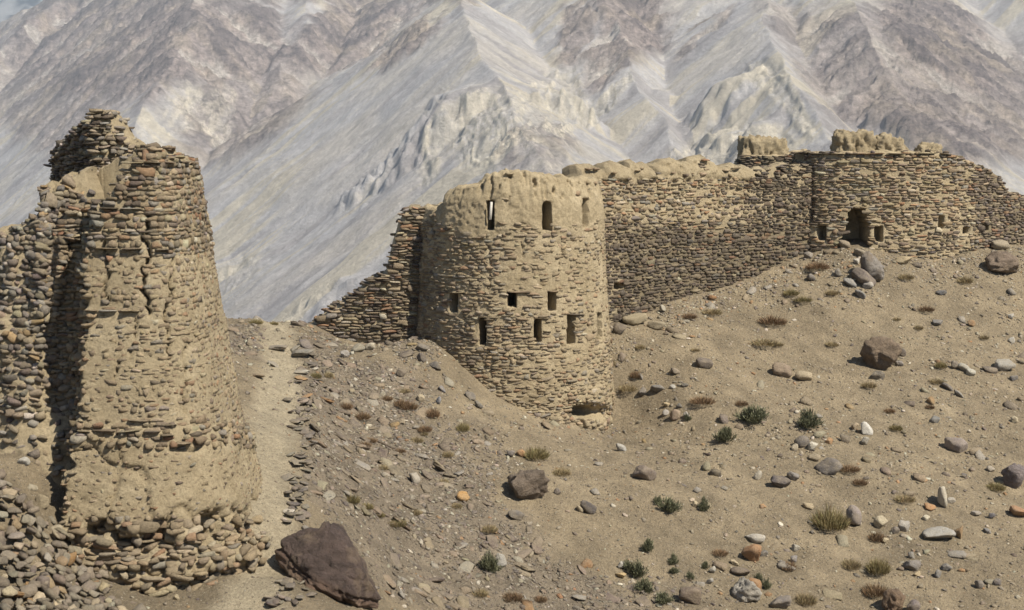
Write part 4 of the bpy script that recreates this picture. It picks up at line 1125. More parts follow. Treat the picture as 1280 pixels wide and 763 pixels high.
# ------------------------------------------------------------------ loose rocks one can point at
def hull_rock(seed, cs, nplanes=16, rough=0.05, lo=0.62, hi=1.0):
    r = np.random.RandomState(seed)
    d = cs / np.linalg.norm(cs, axis=1, keepdims=True)
    n = r.normal(size=(nplanes, 3)); n /= np.linalg.norm(n, axis=1, keepdims=True)
    h = r.uniform(lo, hi, nplanes)
    dn = d @ n.T
    rad = np.min(np.where(dn > 0.05, h / np.maximum(dn, 0.05), 9.0), axis=1)
    rad = np.minimum(rad, 1.05)
    V = d * rad[:, None]
    nz = (np.abs(n3(V * 2.6 + seed, seed)) - 0.3) * rough * 1.8 + n3(V * 5.5 + seed, seed + 1) * rough + n3(V * 13 + seed, seed + 2) * rough * 0.45
    V = V + d * nz[:, None]
    V -= (V.max(0) + V.min(0)) / 2
    return V / (V.max(0) - V.min(0))
ROCKS = [  # px, py, width, height (photo pixels), colour, tilt deg, label, kind
 (660,606,64,50,(.20,.16,.125),-12,"large brown-grey boulder on the mound below the left foot of the round tower",1),
 (734,635,28,17,(.10,.09,.09),-35,"dark grey oblong stone right of the large brown-grey mound boulder",0),
 (725,638,14,8,(.42,.36,.26),-50,"cream sliver leaning against the dark oblong stone",0),
 (1100,445,50,44,(.205,.155,.11),0,"big rough brown boulder high on the right slope",1),
 (1097,471,22,12,(.11,.10,.09),-12,"dark angular stone wedged beneath the big brown boulder",0),
 (1128,441,12,13,(.14,.12,.12),20,"dark pointed stone just right of the big brown boulder",0),
 (1124,455,14,9,(.24,.22,.21),-30,"grey leaning slab right of the foot of the big brown boulder",0),
 (977,460,30,19,(.215,.165,.125),-12,"rounded brown rock on the slope below the long dark wall",0),
 (1004,467,24,12,(.36,.30,.21),-8,"sandy flat rock touching the right side of the rounded brown rock",0),
 (806,593,34,21,(.19,.155,.14),-10,"flat grey-brown rock with a rusty lower edge right of the cave",0),
 (975,604,32,18,(.085,.075,.08),-18,"blackish angular rock in the middle of the slope",0),
 (991,594,20,14,(.20,.19,.19),-42,"thin grey tilted slab above the blackish angular rock",0),
 (1035,582,36,22,(.135,.125,.125),-8,"dark grey slab-like rock lowest in the stone cluster under the round shrubs",0),
 (1002,554,20,14,(.13,.12,.12),0,"dark rounded stone at the left of the pebble cluster",0),
 (1016,561,16,12,(.50,.47,.40),10,"white lumpy stone in the middle of the pebble cluster",0),
 (1018,573,16,9,(.30,.25,.18),0,"tan flat stone beneath the white lumpy stone",0),
 (1036,553,11,9,(.34,.20,.10),0,"small orange stone above the dark slab-like rock",0),
 (993,560,9,10,(.38,.33,.25),0,"small cream stone left of the dark rounded stone",0),
 (1083,535,17,17,(.56,.55,.52),0,"round white stone on the right slope",0),
 (1069,533,10,10,(.42,.34,.24),0,"small buff stone left of the round white stone",0),
 (1081,551,13,11,(.33,.32,.29),10,"speckled grey stone under the round white stone",0),
 (1056,549,14,11,(.13,.11,.09),0,"small dark brown stone left and below the round white stone",0),
 (1195,553,38,22,(.25,.215,.205),-28,"tilted lilac-grey slab on the far right slope",0),
 (1267,590,46,46,(.24,.205,.20),-40,"large purple-grey boulder cut by the right edge of the picture",1),
 (1276,640,30,15,(.33,.19,.11),-8,"orange crumbling rock at the right edge below the large boulder",0),
 (1177,621,14,29,(.50,.47,.40),4,"upright white stone standing on the right slope",0),
 (1189,624,11,9,(.36,.34,.31),0,"small grey stone right of the upright white stone",0),
 (1163,634,18,9,(.38,.20,.09),-20,"flat orange stone left of the foot of the upright white stone",0),
 (1158,646,12,8,(.50,.46,.36),15,"small cream stone below the flat orange stone",0),
 (1173,668,44,15,(.36,.35,.33),3,"pale grey flat slab overhanging its own shadow",0),
 (1199,666,13,18,(.30,.20,.11),4,"brown-orange upright stub right of the pale overhanging slab",0),
 (1067,645,25,33,(.26,.225,.215),14,"lilac-grey oblong rock beside the large olive tussock",0),
 (1101,652,23,19,(.42,.37,.27),-15,"cream rounded rock right of the lilac oblong rock",0),
 (1130,658,17,15,(.36,.34,.32),0,"pale grey rounded rock right of the cream rounded rock",0),
 (1119,663,11,10,(.19,.17,.16),0,"small dark stone between the cream and pale grey rounded rocks",0),
 (1106,675,10,7,(.45,.38,.26),0,"small cream pebble under the cream rounded rock",0),
 (939,690,25,26,(.32,.17,.085),0,"round rusty orange rock near the bottom centre right",0),
 (943,672,27,12,(.46,.44,.40),-4,"whitish speckled slab just above the round rusty orange rock",0),
 (918,701,14,7,(.50,.42,.29),-18,"cream flat stone left below the round rusty orange rock",0),
 (955,690,12,9,(.17,.16,.15),0,"dark grey stone touching the right side of the rusty orange rock",0),
 (934,741,42,32,(.44,.41,.36),-8,"banded whitish boulder at the bottom edge, with an orange core above",1),
 (939,735,26,20,(.30,.17,.085),0,"orange-brown core rock seated in the banded whitish boulder",0),
 (891,713,13,11,(.42,.42,.40),30,"striped white and grey stone left of the banded boulder",0),
 (887,729,13,9,(.34,.33,.31),20,"lower striped grey stone left of the banded boulder",0),
 (862,750,30,23,(.15,.115,.095),0,"dark brown rounded rock at the bottom edge",0),
 (976,757,30,18,(.19,.17,.16),0,"grey rock cut by the bottom edge right of the banded boulder",0),
 (925,712,26,9,(.15,.12,.10),-5,"dark jagged stone above the banded boulder",0),
 (1116,748,36,36,(.215,.15,.10),-10,"brown boulder at the bottom edge under the olive tussocks",1),
 (1142,757,24,24,(.165,.14,.14),-30,"purple-grey rock leaning on the brown boulder at the bottom edge",0),
 (1140,710,22,14,(.20,.185,.18),0,"dark grey stone above right of the brown bottom boulder",0),
 (1139,697,9,10,(.27,.26,.24),0,"small grey stone resting above the dark grey stone",0),
 (1172,718,13,15,(.23,.235,.24),-20,"blue-grey leaning stone in the lower right",0),
 (1183,711,15,10,(.155,.16,.175),0,"dark blue-grey flat stone in the lower right",0),
 (1146,720,9,7,(.50,.40,.25),0,"small orange-cream stone under the dark grey stone",0),
 (1225,731,12,11,(.16,.15,.15),0,"dark round stone left of its darker twin in the lower right corner",0),
 (1246,731,12,10,(.125,.115,.12),0,"darker round stone nearest the lower right corner",0),
 (1239,643,13,11,(.125,.125,.145),-35,"blackish tilted stone right of the upright white stone",0),
 (1234,662,12,7,(.19,.19,.20),-15,"dark blue-grey flat pebble below the blackish tilted stone",0),
 (1220,639,14,8,(.36,.33,.30),-10,"pale pinkish flat pebble right of the upright white stone",0),
 (1205,592,10,8,(.13,.12,.12),-40,"small dark tilted stone below the tilted lilac slab",0),
 (1238,584,11,8,(.34,.31,.27),0,"small pale block left of the large right-edge boulder",0),
 (1252,330,44,27,(.215,.165,.125),0,"rounded brown boulder beneath the dark right end of the gate block",1),
 (1255,459,28,14,(.31,.30,.275),2,"pale grey flat slab near the right edge",0),
 (1267,474,11,6,(.14,.14,.15),0,"dark flat pebble below the pale grey slab near the right edge",0),
 (1193,459,14,12,(.16,.14,.12),-20,"dark half of the split slab on the upper right slope",0),
 (1204,462,18,11,(.34,.33,.29),-30,"pale grey half of the split slab on the upper right slope",0),
 (1213,467,12,9,(.46,.45,.40),0,"whitish stone ending the row of split slabs",0),
 (1184,483,20,8,(.13,.12,.12),-30,"dark slab in the pair of sliding slabs",0),
 (1199,491,19,6,(.24,.23,.22),-38,"grey long slab in the pair of sliding slabs",0),
 (1214,405,14,9,(.28,.17,.09),-25,"orange-brown striped stone below the gate block",0),
 (1172,402,15,8,(.16,.16,.17),-10,"dark grey flat stone below the gate block",0),
 (1168,525,16,9,(.15,.16,.17),10,"dark grey stone with pale edge in the middle of the right slope",0),
 (1268,527,13,11,(.50,.44,.32),30,"cream stone close to the right edge",0),
 (1264,424,9,8,(.42,.41,.38),0,"small white stone close to the right edge",0),
 (1263,398,8,7,(.44,.43,.40),0,"tiny white stone under the right end of the fort",0),
 (1091,336,36,48,(.27,.245,.22),12,"large pointed grey boulder below the dark doorway",1),
 (1080,352,38,17,(.13,.11,.105),-30,"dark purple slab under the large pointed grey boulder",0),
 (1071,331,11,10,(.50,.48,.44),20,"white stone left of the large pointed grey boulder",0),
 (1074,318,20,13,(.25,.215,.17),-35,"brown block between the doorway and the pointed boulder",0),
 (1063,356,22,9,(.24,.24,.24),-30,"grey flat slab sliding down left of the dark purple slab",0),
 (1085,360,15,10,(.34,.32,.30),0,"pale pinkish stone below the pointed boulder",0),
 (1048,344,14,12,(.22,.21,.20),-30,"grey square stone left of the rubble chute",0),
 (1014,346,14,9,(.17,.16,.16),-50,"dark grey tilted slab beneath the small left slit of the gate block",0),
 (1075,372,18,9,(.20,.195,.19),-40,"grey slab lowest in the rubble chute",0),
 (1010,320,12,9,(.25,.23,.21),0,"grey stone at the wall foot left of the doorway",0),
 (1054,306,22,12,(.23,.19,.145),-18,"brown lintel block fallen in the doorway",0),
 (1176,367,14,6,(.12,.125,.14),0,"dark blue-grey oval pebble below the gate block",0),
 (1129,328,24,10,(.37,.30,.19),0,"large sandy foundation stone right of the doorway",0),
 (1145,309,20,13,(.34,.265,.17),20,"orange-tan foundation stone right of the doorway",0),
 (1250,306,24,12,(.29,.25,.19),0,"tan foundation stone under the dark end of the gate block",0),
 (518,598,22,17,(.36,.33,.29),-25,"pale rounded stone lying on the dark scree",0),
 (579,624,19,14,(.42,.25,.10),-10,"bright orange rock on the dark scree of the mound",0),
 (651,567,12,10,(.38,.22,.11),0,"small orange stone above the large brown-grey mound boulder",0),
 (638,567,13,12,(.18,.16,.15),-20,"small dark stone left of the small orange stone",0),
 (697,614,13,12,(.16,.14,.13),-20,"dark stone just right of the large brown-grey mound boulder",0),
 (645,646,24,13,(.17,.155,.145),-10,"dark flat rock under the large brown-grey mound boulder",0),
 (626,700,16,17,(.33,.325,.31),0,"pale grey angular slab right of the lone green shrub",0),
 (777,705,14,14,(.42,.41,.38),-40,"pale stone left of the lower green shrubs",0),
 (776,719,16,9,(.48,.35,.18),-20,"orange-cream stone below the pale stone by the green shrubs",0),
 (880,460,22,13,(.12,.10,.09),0,"blackish brown stone with pale lip right of the round tower",0),
 (844,464,13,9,(.18,.15,.125),0,"brown stone right of the round tower, above the grey slabs",0),
 (803,492,15,17,(.15,.14,.135),-55,"dark grey slab leaning downhill right of the round tower",0),
 (823,487,21,10,(.17,.165,.165),-3,"dark grey flat slab right of the leaning slab",0),
 (801,471,12,8,(.20,.19,.18),-40,"small grey slab above the leaning slab",0),
 (856,483,10,5,(.12,.12,.12),-8,"small blackish oval stone right of the grey flat slab",0),
 (841,485,9,6,(.38,.37,.34),0,"small pale stone between the grey flat slab and the oval stone",0),
 (844,521,20,17,(.30,.225,.17),25,"pinkish brown rock surrounded by small stones right of the cave",0),
 (833,509,11,8,(.46,.37,.23),-35,"cream stone above left of the pinkish brown rock",0),
 (849,511,9,7,(.12,.12,.12),0,"small blackish stone above the pinkish brown rock",0),
 (858,523,9,8,(.35,.33,.31),0,"small pale stone right of the pinkish brown rock",0),
 (832,520,9,8,(.40,.38,.36),0,"small white-grey stone left of the pinkish brown rock",0),
 (777,560,19,9,(.36,.36,.35),-35,"pale grey long slab below right of the cave",0),
 (947,596,12,12,(.42,.39,.33),0,"cream disc-like pebble left of the blackish angular rock",0),
 (869,632,11,10,(.46,.39,.27),-30,"cream stone beside the small round green shrub",0),
 (954,636,9,4,(.40,.22,.10),0,"tiny orange pebble below the blackish angular rock",0),
 (1010,630,16,8,(.45,.37,.25),-15,"cream oblong stone above the large olive tussock",0),
 (995,682,12,10,(.42,.40,.35),0,"whitish angular stone right of the orange rock",0),
 (993,698,11,10,(.22,.21,.22),10,"grey square stone below the whitish angular stone",0),
 (909,594,1,1,(.2,.2,.2),0,None,0),
 (820,405,26,12,(.29,.25,.18),8,"tan slab at the foot of the long dark wall beside the round tower",0),
 (793,398,34,13,(.31,.265,.18),10,"long tan slab projecting at the foot of the dark wall",0),
 (828,385,12,14,(.37,.35,.29),30,"pale block at the foot of the dark wall",0),
 (775,412,18,14,(.12,.10,.085),0,"dark block under the corner of the wall and the round tower",0),
 (730,529,22,13,(.33,.27,.18),-25,"tan block fallen below the cave of the round tower",0),
 (743,530,17,12,(.30,.255,.18),10,"tan stone right of the block fallen below the cave",0),
 (698,516,24,13,(.25,.215,.16),0,"tan-grey block left of the cave mouth",0),
 (463,432,15,11,(.45,.41,.33),10,"cream stone at the foot of the broken wall",0),
 (448,435,17,12,(.25,.235,.19),0,"olive-grey block at the foot of the broken wall",0),
 (431,440,12,11,(.34,.32,.30),0,"pinkish grey stone below the broken wall",0),
 (528,436,18,9,(.17,.155,.14),-22,"grey slab on the crest of the mound",0),
 (527,447,12,12,(.13,.115,.11),0,"dark block just under the crest of the mound",0),
 (545,458,20,11,(.14,.13,.12),-30,"dark pointed slab below the crest of the mound",0),
 (501,464,15,11,(.155,.13,.11),-20,"brown block left under the crest of the mound",0),
 (526,499,14,11,(.38,.32,.23),-30,"buff angular stone on the mound",0),
 (549,503,12,11,(.22,.235,.27),-50,"blue-grey upright slab on the mound",0),
 (553,487,14,8,(.17,.17,.19),-30,"dark blue-grey slab on the mound face",0),
 (588,492,18,11,(.16,.145,.13),-15,"dark brown slab at the left foot of the round tower",0),
 (598,504,16,9,(.20,.19,.175),-30,"grey slab sliding below the left foot of the round tower",0),
 (461,529,9,6,(.55,.50,.40),0,"small bright cream stone on the mound",0),
 (346,432,28,6,(.24,.215,.18),0,"long flat slab lying across the top of the path",0),
 (342,450,18,5,(.26,.24,.21),-42,"narrow slab slanting down across the upper path",0),
 (368,436,18,6,(.23,.22,.19),32,"narrow slab leaning at the right of the upper path",0),
 (383,429,24,11,(.155,.135,.13),-28,"dark tilted slab at the foot of the broken wall beside the path",0),
 (378,441,34,10,(.20,.19,.17),10,"broad grey slab at the head of the slab edging",0),
 (53,732,26,26,(.145,.115,.115),10,"dark purple-brown cobble, largest in the grey heap at the lower left",0),
 (53,628,17,18,(.27,.225,.15),0,"round tan disc-like stone in the bank beside the tower recess",0),
 (40,744,17,10,(.32,.18,.07),25,"orange cobble in the grey heap at the lower left",0),
 (70,663,18,11,(.34,.30,.22),0,"tan flat stone on the bank left of the tower foot",0),
 (11,619,20,15,(.36,.29,.20),0,"sandy broad stone on the bank at the left edge",0),
 (30,575,15,10,(.44,.43,.40),0,"white speckled stone on the bank at the left edge",0),
 (5,722,15,20,(.50,.42,.29),-40,"cream leaning cobble at the left edge of the heap",0),
 (78,750,20,11,(.50,.44,.33),-8,"cream flat cobble near the front of the heap",0),
 (322,648,17,12,(.38,.30,.19),-8,"bright tan stone at the right foot of the ruined tower",0),
 (221,748,12,11,(.40,.34,.23),-40,"tan stone lying on the ground below the ruined tower",0),
 (385,667,22,12,(.22,.21,.20),-18,"grey slab beside the path above the big boulder",0),
]
CS9, CF9 = cube_sphere(8)
n_named = 0
placed = []
for k, (px, py, w, h, c, tilt, lab, big) in enumerate(ROCKS):
    if lab is None: continue
    p = on_ground(px, py + h * 0.32)
    D = p[1]
    g = float(gz(p[0], p[1]))
    sx = w / FPX * D; sz = h / FPX * D * 1.12
    V = hull_rock(k + 55, CS14 if big else CS9, 16 if big else 11, 0.08 if big else 0.04, 0.52 if big else 0.45, 0.92)
    sy = 0.75 * max(sx, sz) if not big else 0.85 * sx
    a = -math.radians(tilt)
    ca, sa = math.cos(a), math.sin(a)
    V = V * np.array([sx, sy, sz])
    fac = (abs(sx * ca) + abs(sz * sa)) / sx
    V = V / fac
    V = np.stack([V[:, 0] * ca + V[:, 2] * sa, V[:, 1], -V[:, 0] * sa + V[:, 2] * ca], -1)
    me = raw_mesh("boulder" if big else "rock", V, CF14 if big else CF9, np.ones((len(V), 3)), smooth=bool(big))
    o = link("boulder" if big else "rock", me, m_boulder if big else m_rock, None, (p[0], p[1], g + 0.30 * sz))
    o.color = (*c, 1)
    tag(o, lab, "boulder" if big else "rock")
    if not big: o['group'] = "loose rocks on the slope"
    placed.append((px, py, max(w, h)))
    LABELS[lab] = 1
# the large varnished boulder at the foot of the path
CS30, CF30 = cube_sphere(44)
def face_rock(outline, D, depth, seed):
    """a boulder whose front is swept from a measured outline, with real depth and facets"""
    r = np.random.RandomState(seed)
    V = CS30.copy(); d = V / np.linalg.norm(V, axis=1, keepdims=True)
    ox = np.array([q[0] for q in outline], float); oy = np.array([q[1] for q in outline], float)
    cx, cy = (ox.min() + ox.max()) / 2, (oy.min() + oy.max()) / 2
    ang = np.arctan2(-(oy - cy), ox - cx); rad = np.hypot(ox - cx, oy - cy) / FPX * D
    s = np.argsort(ang); ang = ang[s]; rad = rad[s]
    th = np.arctan2(d[:, 2], d[:, 0])
    R = np.interp(th, np.concatenate([ang - 2 * np.pi, ang, ang + 2 * np.pi]), np.tile(rad, 3))
    rho = np.hypot(d[:, 0], d[:, 2])
    prof = rho ** 0.6
    X_ = R * prof * d[:, 0] / (rho + 1e-6); Z_ = R * prof * d[:, 2] / (rho + 1e-6)
    Y_ = depth * d[:, 1]
    P_ = np.stack([X_, Y_, Z_], -1)
    return P_, W(cx, cy, D)
big_out = [(338, 694), (345, 683), (368, 664), (395, 662), (412, 652), (425, 644), (440, 655), (458, 676), (468, 700), (479, 716), (480, 745), (479, 770), (468, 786), (440, 784), (412, 774), (396, 756), (384, 736), (360, 716), (342, 706)]
Vb, cb = face_rock(big_out, 26.6, 0.85, 3)
rs_ = np.random.RandomState(8)
PL_ = [(tuple(v_), h_) for v_, h_ in zip(rs_.normal(size=(16, 3)) * np.array([1, .5, 1]) + np.array([0, -0.9, 0.1]), rs_.uniform(0.60, 0.86, 16))]
for nn_, hh_ in PL_ + [x_ for x_ in (((-0.55, -0.8, 0.35), 0.62), ((0.35, -0.78, 0.52), 0.50), ((-0.1, -0.6, -0.8), 0.55), ((0.9, -0.4, 0.1), 0.85), ((-0.3, -0.5, 0.8), 0.62), ((0.05, -0.95, -0.25), 0.66))]:
    nn_ = np.array(nn_) / np.linalg.norm(nn_)
    dd = Vb @ nn_
    Vb = Vb - nn_ * np.clip(dd - hh_, 0, None)[:, None] * 0.9
lay = Vb @ np.array([0.50, 0.10, 0.86])                     # bedding cracks slanting down to the right
nb = Vb / np.linalg.norm(Vb, axis=1, keepdims=True)
low_ = sst(0.05, -0.25, lay)
crk = sum(a_ * np.exp(-((lay + o_ + 0.05 * n3(Vb * 2.5, 5 + k)) / w_) ** 2) for k, (o_, a_, w_) in enumerate(((0.12, .07, .025), (0.26, .035, .02), (0.36, .05, .02), (0.50, .04, .02), (0.60, .03, .015), (-0.22, .03, .015))))
vcr = 0.05 * np.exp(-((Vb[:, 0] - 0.22 + 0.25 * Vb[:, 2] + 0.06 * n3(Vb * 3, 31)) / 0.02) ** 2)
Vb = Vb + nb * (n3(Vb * 1.8, 3) * 0.03 + (np.abs(n3(Vb * 3.5, 4)) - 0.3) * 0.08 + (np.abs(n3(Vb * 8, 8)) - 0.3) * 0.05 + n3(Vb * 20, 9) * 0.014 + low_ * 0.03 * n3(Vb * np.array([3, 3, 16]), 12) - crk - vcr)[:, None]
o = link("boulder", raw_mesh("boulder", Vb, CF30, np.where(low_[:, None] > 0, 1 + low_[:, None] * np.array((0.9, 0.75, 0.5)), 1.0) * (1 + 0.25 * n3(Vb * np.array([2, 2, 9]), 44))[:, None], smooth=True), m_boulder, None, tuple(cb))
o.color = (0.105, 0.076, 0.066, 1)
tag(o, "huge purple-brown varnished boulder beside the foot of the path, largest rock in view", "boulder")

# ------------------------------------------------------------------ scattered stones
rs = np.random.RandomState(42)
def scatter_zone(n, density, size_fn, x0=-12, x1=23, y0=20, y1=58):
    x = rs.uniform(x0, x1, n); y = rs.uniform(y0, y1, n)
    z = gz(x, y)
    px, py, d = proj(x, y, z)
    dens = density(px, py, x, y)
    ok = (rs.rand(n) < dens) & (px > -60) & (px < 1340) & (py < 800)
    # nothing inside the buildings
    ok &= (np.hypot(x - LC[0], y - LC[1]) > 2.55 + 0.0 * x) & (np.hypot(x - MC[0], y - MC[1]) > MR + 0.05)
    return x[ok], y[ok], z[ok], px[ok], py[ok], d[ok]
def wall_dist(x, y):
    best = np.full(len(x), 9.0)
    for p_ in (cur_path, gate_path, stub_path):
        dd, side = seg_dist(x, y, [tuple(q) for q in p_]); best = np.minimum(best, dd)
    return best
def dens_all(px, py, x, y):
    s = np.clip(blobs(px, py, SCREE), 0, 1)
    d_, _ = seg_dist(x, y, PATH)
    path_ = 1 - sst(0.35, 0.8, d_)
    clump = np.clip(0.55 + 0.9 * fbm(x * 0.7, y * 0.7, 3, 55), 0.05, 1.4)
    foot = 1 - sst(0.3, 2.2, wall_dist(x, y) - 0.45)
    base = 0.34 * clump + 1.5 * s * np.clip(0.8 + 0.8 * fbm(x * 1.1, y * 1.1, 3, 58), 0.25, 1) + 0.5 * foot * (py < 470)
    chute = blobs(px, py, [(1070, 350, 40, 36, 20, 1.0), (1000, 555, 50, 30, 10, 0.4), (860, 395, 60, 14, -15, 0.5), (1130, 322, 100, 12, 0, 0.6), (930, 720, 70, 40, 0, 0.25), (1170, 700, 60, 40, 0, 0.25)])
    base = base + 1.1 * chute
    base = base * (1 - 0.93 * path_)
    under = (y > wall_behind(x))
    return np.where(under, 0, base)
def wall_behind(x):
    q = np.concatenate([stub_path, [(MC[0], MC[1])], cur_path, gate_path])
    q = q[np.argsort(q[:, 0])]
    return np.interp(x, q[:, 0], q[:, 1], left=46.5) - 0.35
def frame_ground(x, y, tiltj):
    n = len(x)
    N = gnormal(x, y)
    a = rs.uniform(0, 2 * np.pi, n)
    t = np.stack([np.cos(a), np.sin(a), 0 * a], -1)
    t = t - N * (t * N).sum(1, keepdims=True); t /= np.linalg.norm(t, axis=1, keepdims=True)
    b_ = np.cross(N, t)
    return rot_axes(t, b_, N, rs.normal(0, tiltj, n), rs.normal(0, tiltj, n), rs.normal(0, 0.3, n))
# 1. medium stones
x, y, z, px, py, d = scatter_zone(60000, lambda a, b_, c_, e: 0.45 * dens_all(a, b_, c_, e), None)
n = len(x)
s = blobs(px, py, SCREE) > 0.3
sz = 0.062 * (rs.pareto(2.4, n) + 1) * np.where(s, 1.35, 1.0); sz = np.clip(sz, 0.05, 0.36)
flat = np.where(s, rs.uniform(0.18, 0.45, n), rs.uniform(0.35, 0.8, n))
size = np.stack([sz * rs.uniform(1.0, 1.6, n), sz * rs.uniform(0.7, 1.0, n), sz * flat], -1)
col_ = mixpal(rs, n, s * 0.85, PAL_SLOPE, PAL_SCREE)
col_ = np.where((sz > 0.16)[:, None], np.minimum(col_, 0.27 + 0 * col_) * np.array((1, 0.93, 0.84)), col_)
A = frame_ground(x, y, 0.22)
pos = np.stack([x, y, z], -1) + A[2] * (size[:, 2] * 0.10)[:, None]
proto = np.where(s, np.array(JAG)[rs.randint(0, 8, n)], np.array(ROUND[:3] + BLOCKY + JAG)[rs.randint(0, 21, n)])
score = size[:, 0] * size[:, 2] ** 0.6 / d ** 2 * ((px > 4) & (px < 1276) & (py < 758) & (py > 300))
near = np.zeros(n, bool)
for (qx, qy, w_) in placed: near |= np.hypot(px - qx, py - qy) < w_ * 0.6
near |= (px > 335) & (px < 485) & (py > 645)
near |= (px > 350) & (px < 392) & (py > 455) & (py < 640)
keep = ~near
x, y, z, px, py, d, size, col_, proto, score, pos, s = (v[keep] for v in (x, y, z, px, py, d, size, col_, proto, score, pos, s)); A = tuple(v[keep] for v in A)
n = len(x)
order = np.argsort(-score)
top_i = order[:165]
mask = np.zeros(n, bool); mask[top_i] = True
def add_rock(i, name, cat, group, desc_fn):
    t_, n_, u_ = A[0][i], A[1][i], A[2][i]
    M = Matrix([[t_[k] * size[i, 0], n_[k] * size[i, 1], u_[k] * size[i, 2], pos[i][k]] for k in range(3)] + [[0, 0, 0, 1]])
    o = bpy.data.objects.new(name, PROTO_RK[proto[i]]); COL.objects.link(o)
    o.matrix_world = M; o.color = (*col_[i], 1)
    o['category'] = cat
    auto_label(desc_fn(i), px[i], py[i], group, o)
def desc_rock(i):
    wpx = size[i, 0] / d[i] * FPX
    s1 = "broad" if wpx > 13 else "small" if wpx < 8 else "middling"
    shp = "slab" if size[i, 2] < 0.4 * size[i, 0] and proto[i] in JAG else "flat stone" if size[i, 2] < 0.4 * size[i, 0] else "rounded stone" if proto[i] in ROUND else "angular stone"
    return f"{s1} {cname(col_[i])} {shp}"
for i in top_i: add_rock(i, "rock", "rock", "loose rocks on the slope", desc_rock)
def merged(name, mask, label):
    r = np.where(mask)[0]
    P = np.array(PROTO)[proto[r]] * size[r][:, None, :]
    V = P[..., 0:1] * A[0][r][:, None, :] + P[..., 1:2] * A[1][r][:, None, :] + P[..., 2:3] * A[2][r][:, None, :] + pos[r][:, None, :]
    F = (CF2[None] + (np.arange(len(r)) * 26)[:, None, None]).reshape(-1, 4)
    tag(link(name, raw_mesh(name, V.reshape(-1, 3), F, np.repeat(col_[r], 26, axis=0)), m_rock), label, kind="stuff")
merged("scree", ~mask, "loose stones and slate chips strewn over the hillside")
# 2. fine chips
C1, CFc = cube_sphere(1)
x, y, z, px, py, d = scatter_zone(150000, lambda a, b_, c_, e: 0.70 * dens_all(a, b_, c_, e) + 0.13, None)
n = len(x)
s = blobs(px, py, SCREE) > 0.3
sz = 0.022 * (rs.pareto(3.0, n) + 1) * np.where(s, 1.35, 1.0); sz = np.clip(sz, 0.02, 0.09) * (d / 36)
size = np.stack([sz * rs.uniform(1.0, 1.7, n), sz * rs.uniform(0.7, 1.0, n), sz * rs.uniform(0.3, 0.8, n)], -1)
col_ = mixpal(rs, n, s * 0.85, PAL_SLOPE, PAL_SCREE)
A = frame_ground(x, y, 0.3)
pos = np.stack([x, y, z], -1) + A[2] * (size[:, 2] * 0.15)[:, None]
P = (C1[None] * 0.5 * rs.uniform(0.6, 1.1, (n, 8, 3))) * size[:, None, :]
V = P[..., 0:1] * A[0][:, None, :] + P[..., 1:2] * A[1][:, None, :] + P[..., 2:3] * A[2][:, None, :] + pos[:, None, :]
F = (CFc[None] + (np.arange(n) * 8)[:, None, None]).reshape(-1, 4)
tag(link("gravel", raw_mesh("gravel", V.reshape(-1, 3), F, np.repeat(col_, 8, axis=0)), m_rock), "fine gravel and chips over the hillside", kind="stuff")

# 3. heap of grey cobbles at the lower left
def dens_heap(px, py, x, y):
    e = np.interp(px, [-40, 0, 40, 70, 95, 130, 160], [575, 590, 640, 668, 690, 735, 775])
    return sst(-4, 14, py - e) * (px < 190) * 1.0
x, y, z, px, py, d = scatter_zone(5200, dens_heap, None, -10.5, -5.5, 19.5, 26.5)
n = len(x)
sz = rs.uniform(0.11, 0.24, n) * rs.uniform(0.8, 1.15, n)
size = np.stack([sz * 1.25, sz * 0.95, sz * rs.uniform(0.4, 0.7, n)], -1)
PAL_HEAP = [(5, (0.20, 0.185, 0.165)), (4, (0.15, 0.135, 0.125)), (3, (0.26, 0.25, 0.23)), (1.5, (0.27, 0.20, 0.13)), (1, (0.42, 0.38, 0.30)), (0.5, (0.33, 0.19, 0.08))]
col_ = pick(rs, n, PAL_HEAP) * np.array((1.02, 0.94, 0.82))
A = frame_ground(x, y, 0.45)
lift = rs.uniform(0.0, 0.18, n)
pos = np.stack([x, y, z + lift], -1)
proto = np.array(ROUND[:4] + BLOCKY[:8])[rs.randint(0, 12, n)]
# thin out overlaps
keepl = []
cell = {}
for i in np.argsort(-lift):
    kx, ky = int(x[i] / 0.2), int(y[i] / 0.2)
    hit = False
    for a in (-1, 0, 1):
        for b_ in (-1, 0, 1):
            for j in cell.get((kx + a, ky + b_), ()):
                if (x[i] - x[j]) ** 2 + (y[i] - y[j]) ** 2 < (0.40 * (size[i, 0] + size[j, 0]) / 1.25) ** 2: hit = True
    if not hit:
        cell.setdefault((kx, ky), []).append(i); keepl.append(i)
k_ = np.array(keepl)
x, y, z, px, py, d, size, col_, proto, pos = (v[k_] for v in (x, y, z, px, py, d, size, col_, proto, pos)); A = tuple(v[k_] for v in A)
score = size[:, 0] * (px > 2) * (py < 760)
top_i = np.argsort(-score)[:200]
top_i = top_i[score[top_i] > 0]
mask = np.zeros(len(x), bool); mask[top_i] = True
def desc_heap(i):
    zone = ("upper" if py[i] < 690 else "middle" if py[i] < 728 else "lower")
    side_ = ("left edge" if px[i] < 35 else "centre" if px[i] < 85 else "right edge")
    s1 = "larger" if size[i, 0] > 0.22 else "smaller"
    shp = "rounded cobble" if proto[i] in ROUND else "blocky cobble"
    return f"{s1} {cname(col_[i])} {shp.split()[0]} cobble, {zone} {side_.split()[0]} of heap"
heap_objs = []
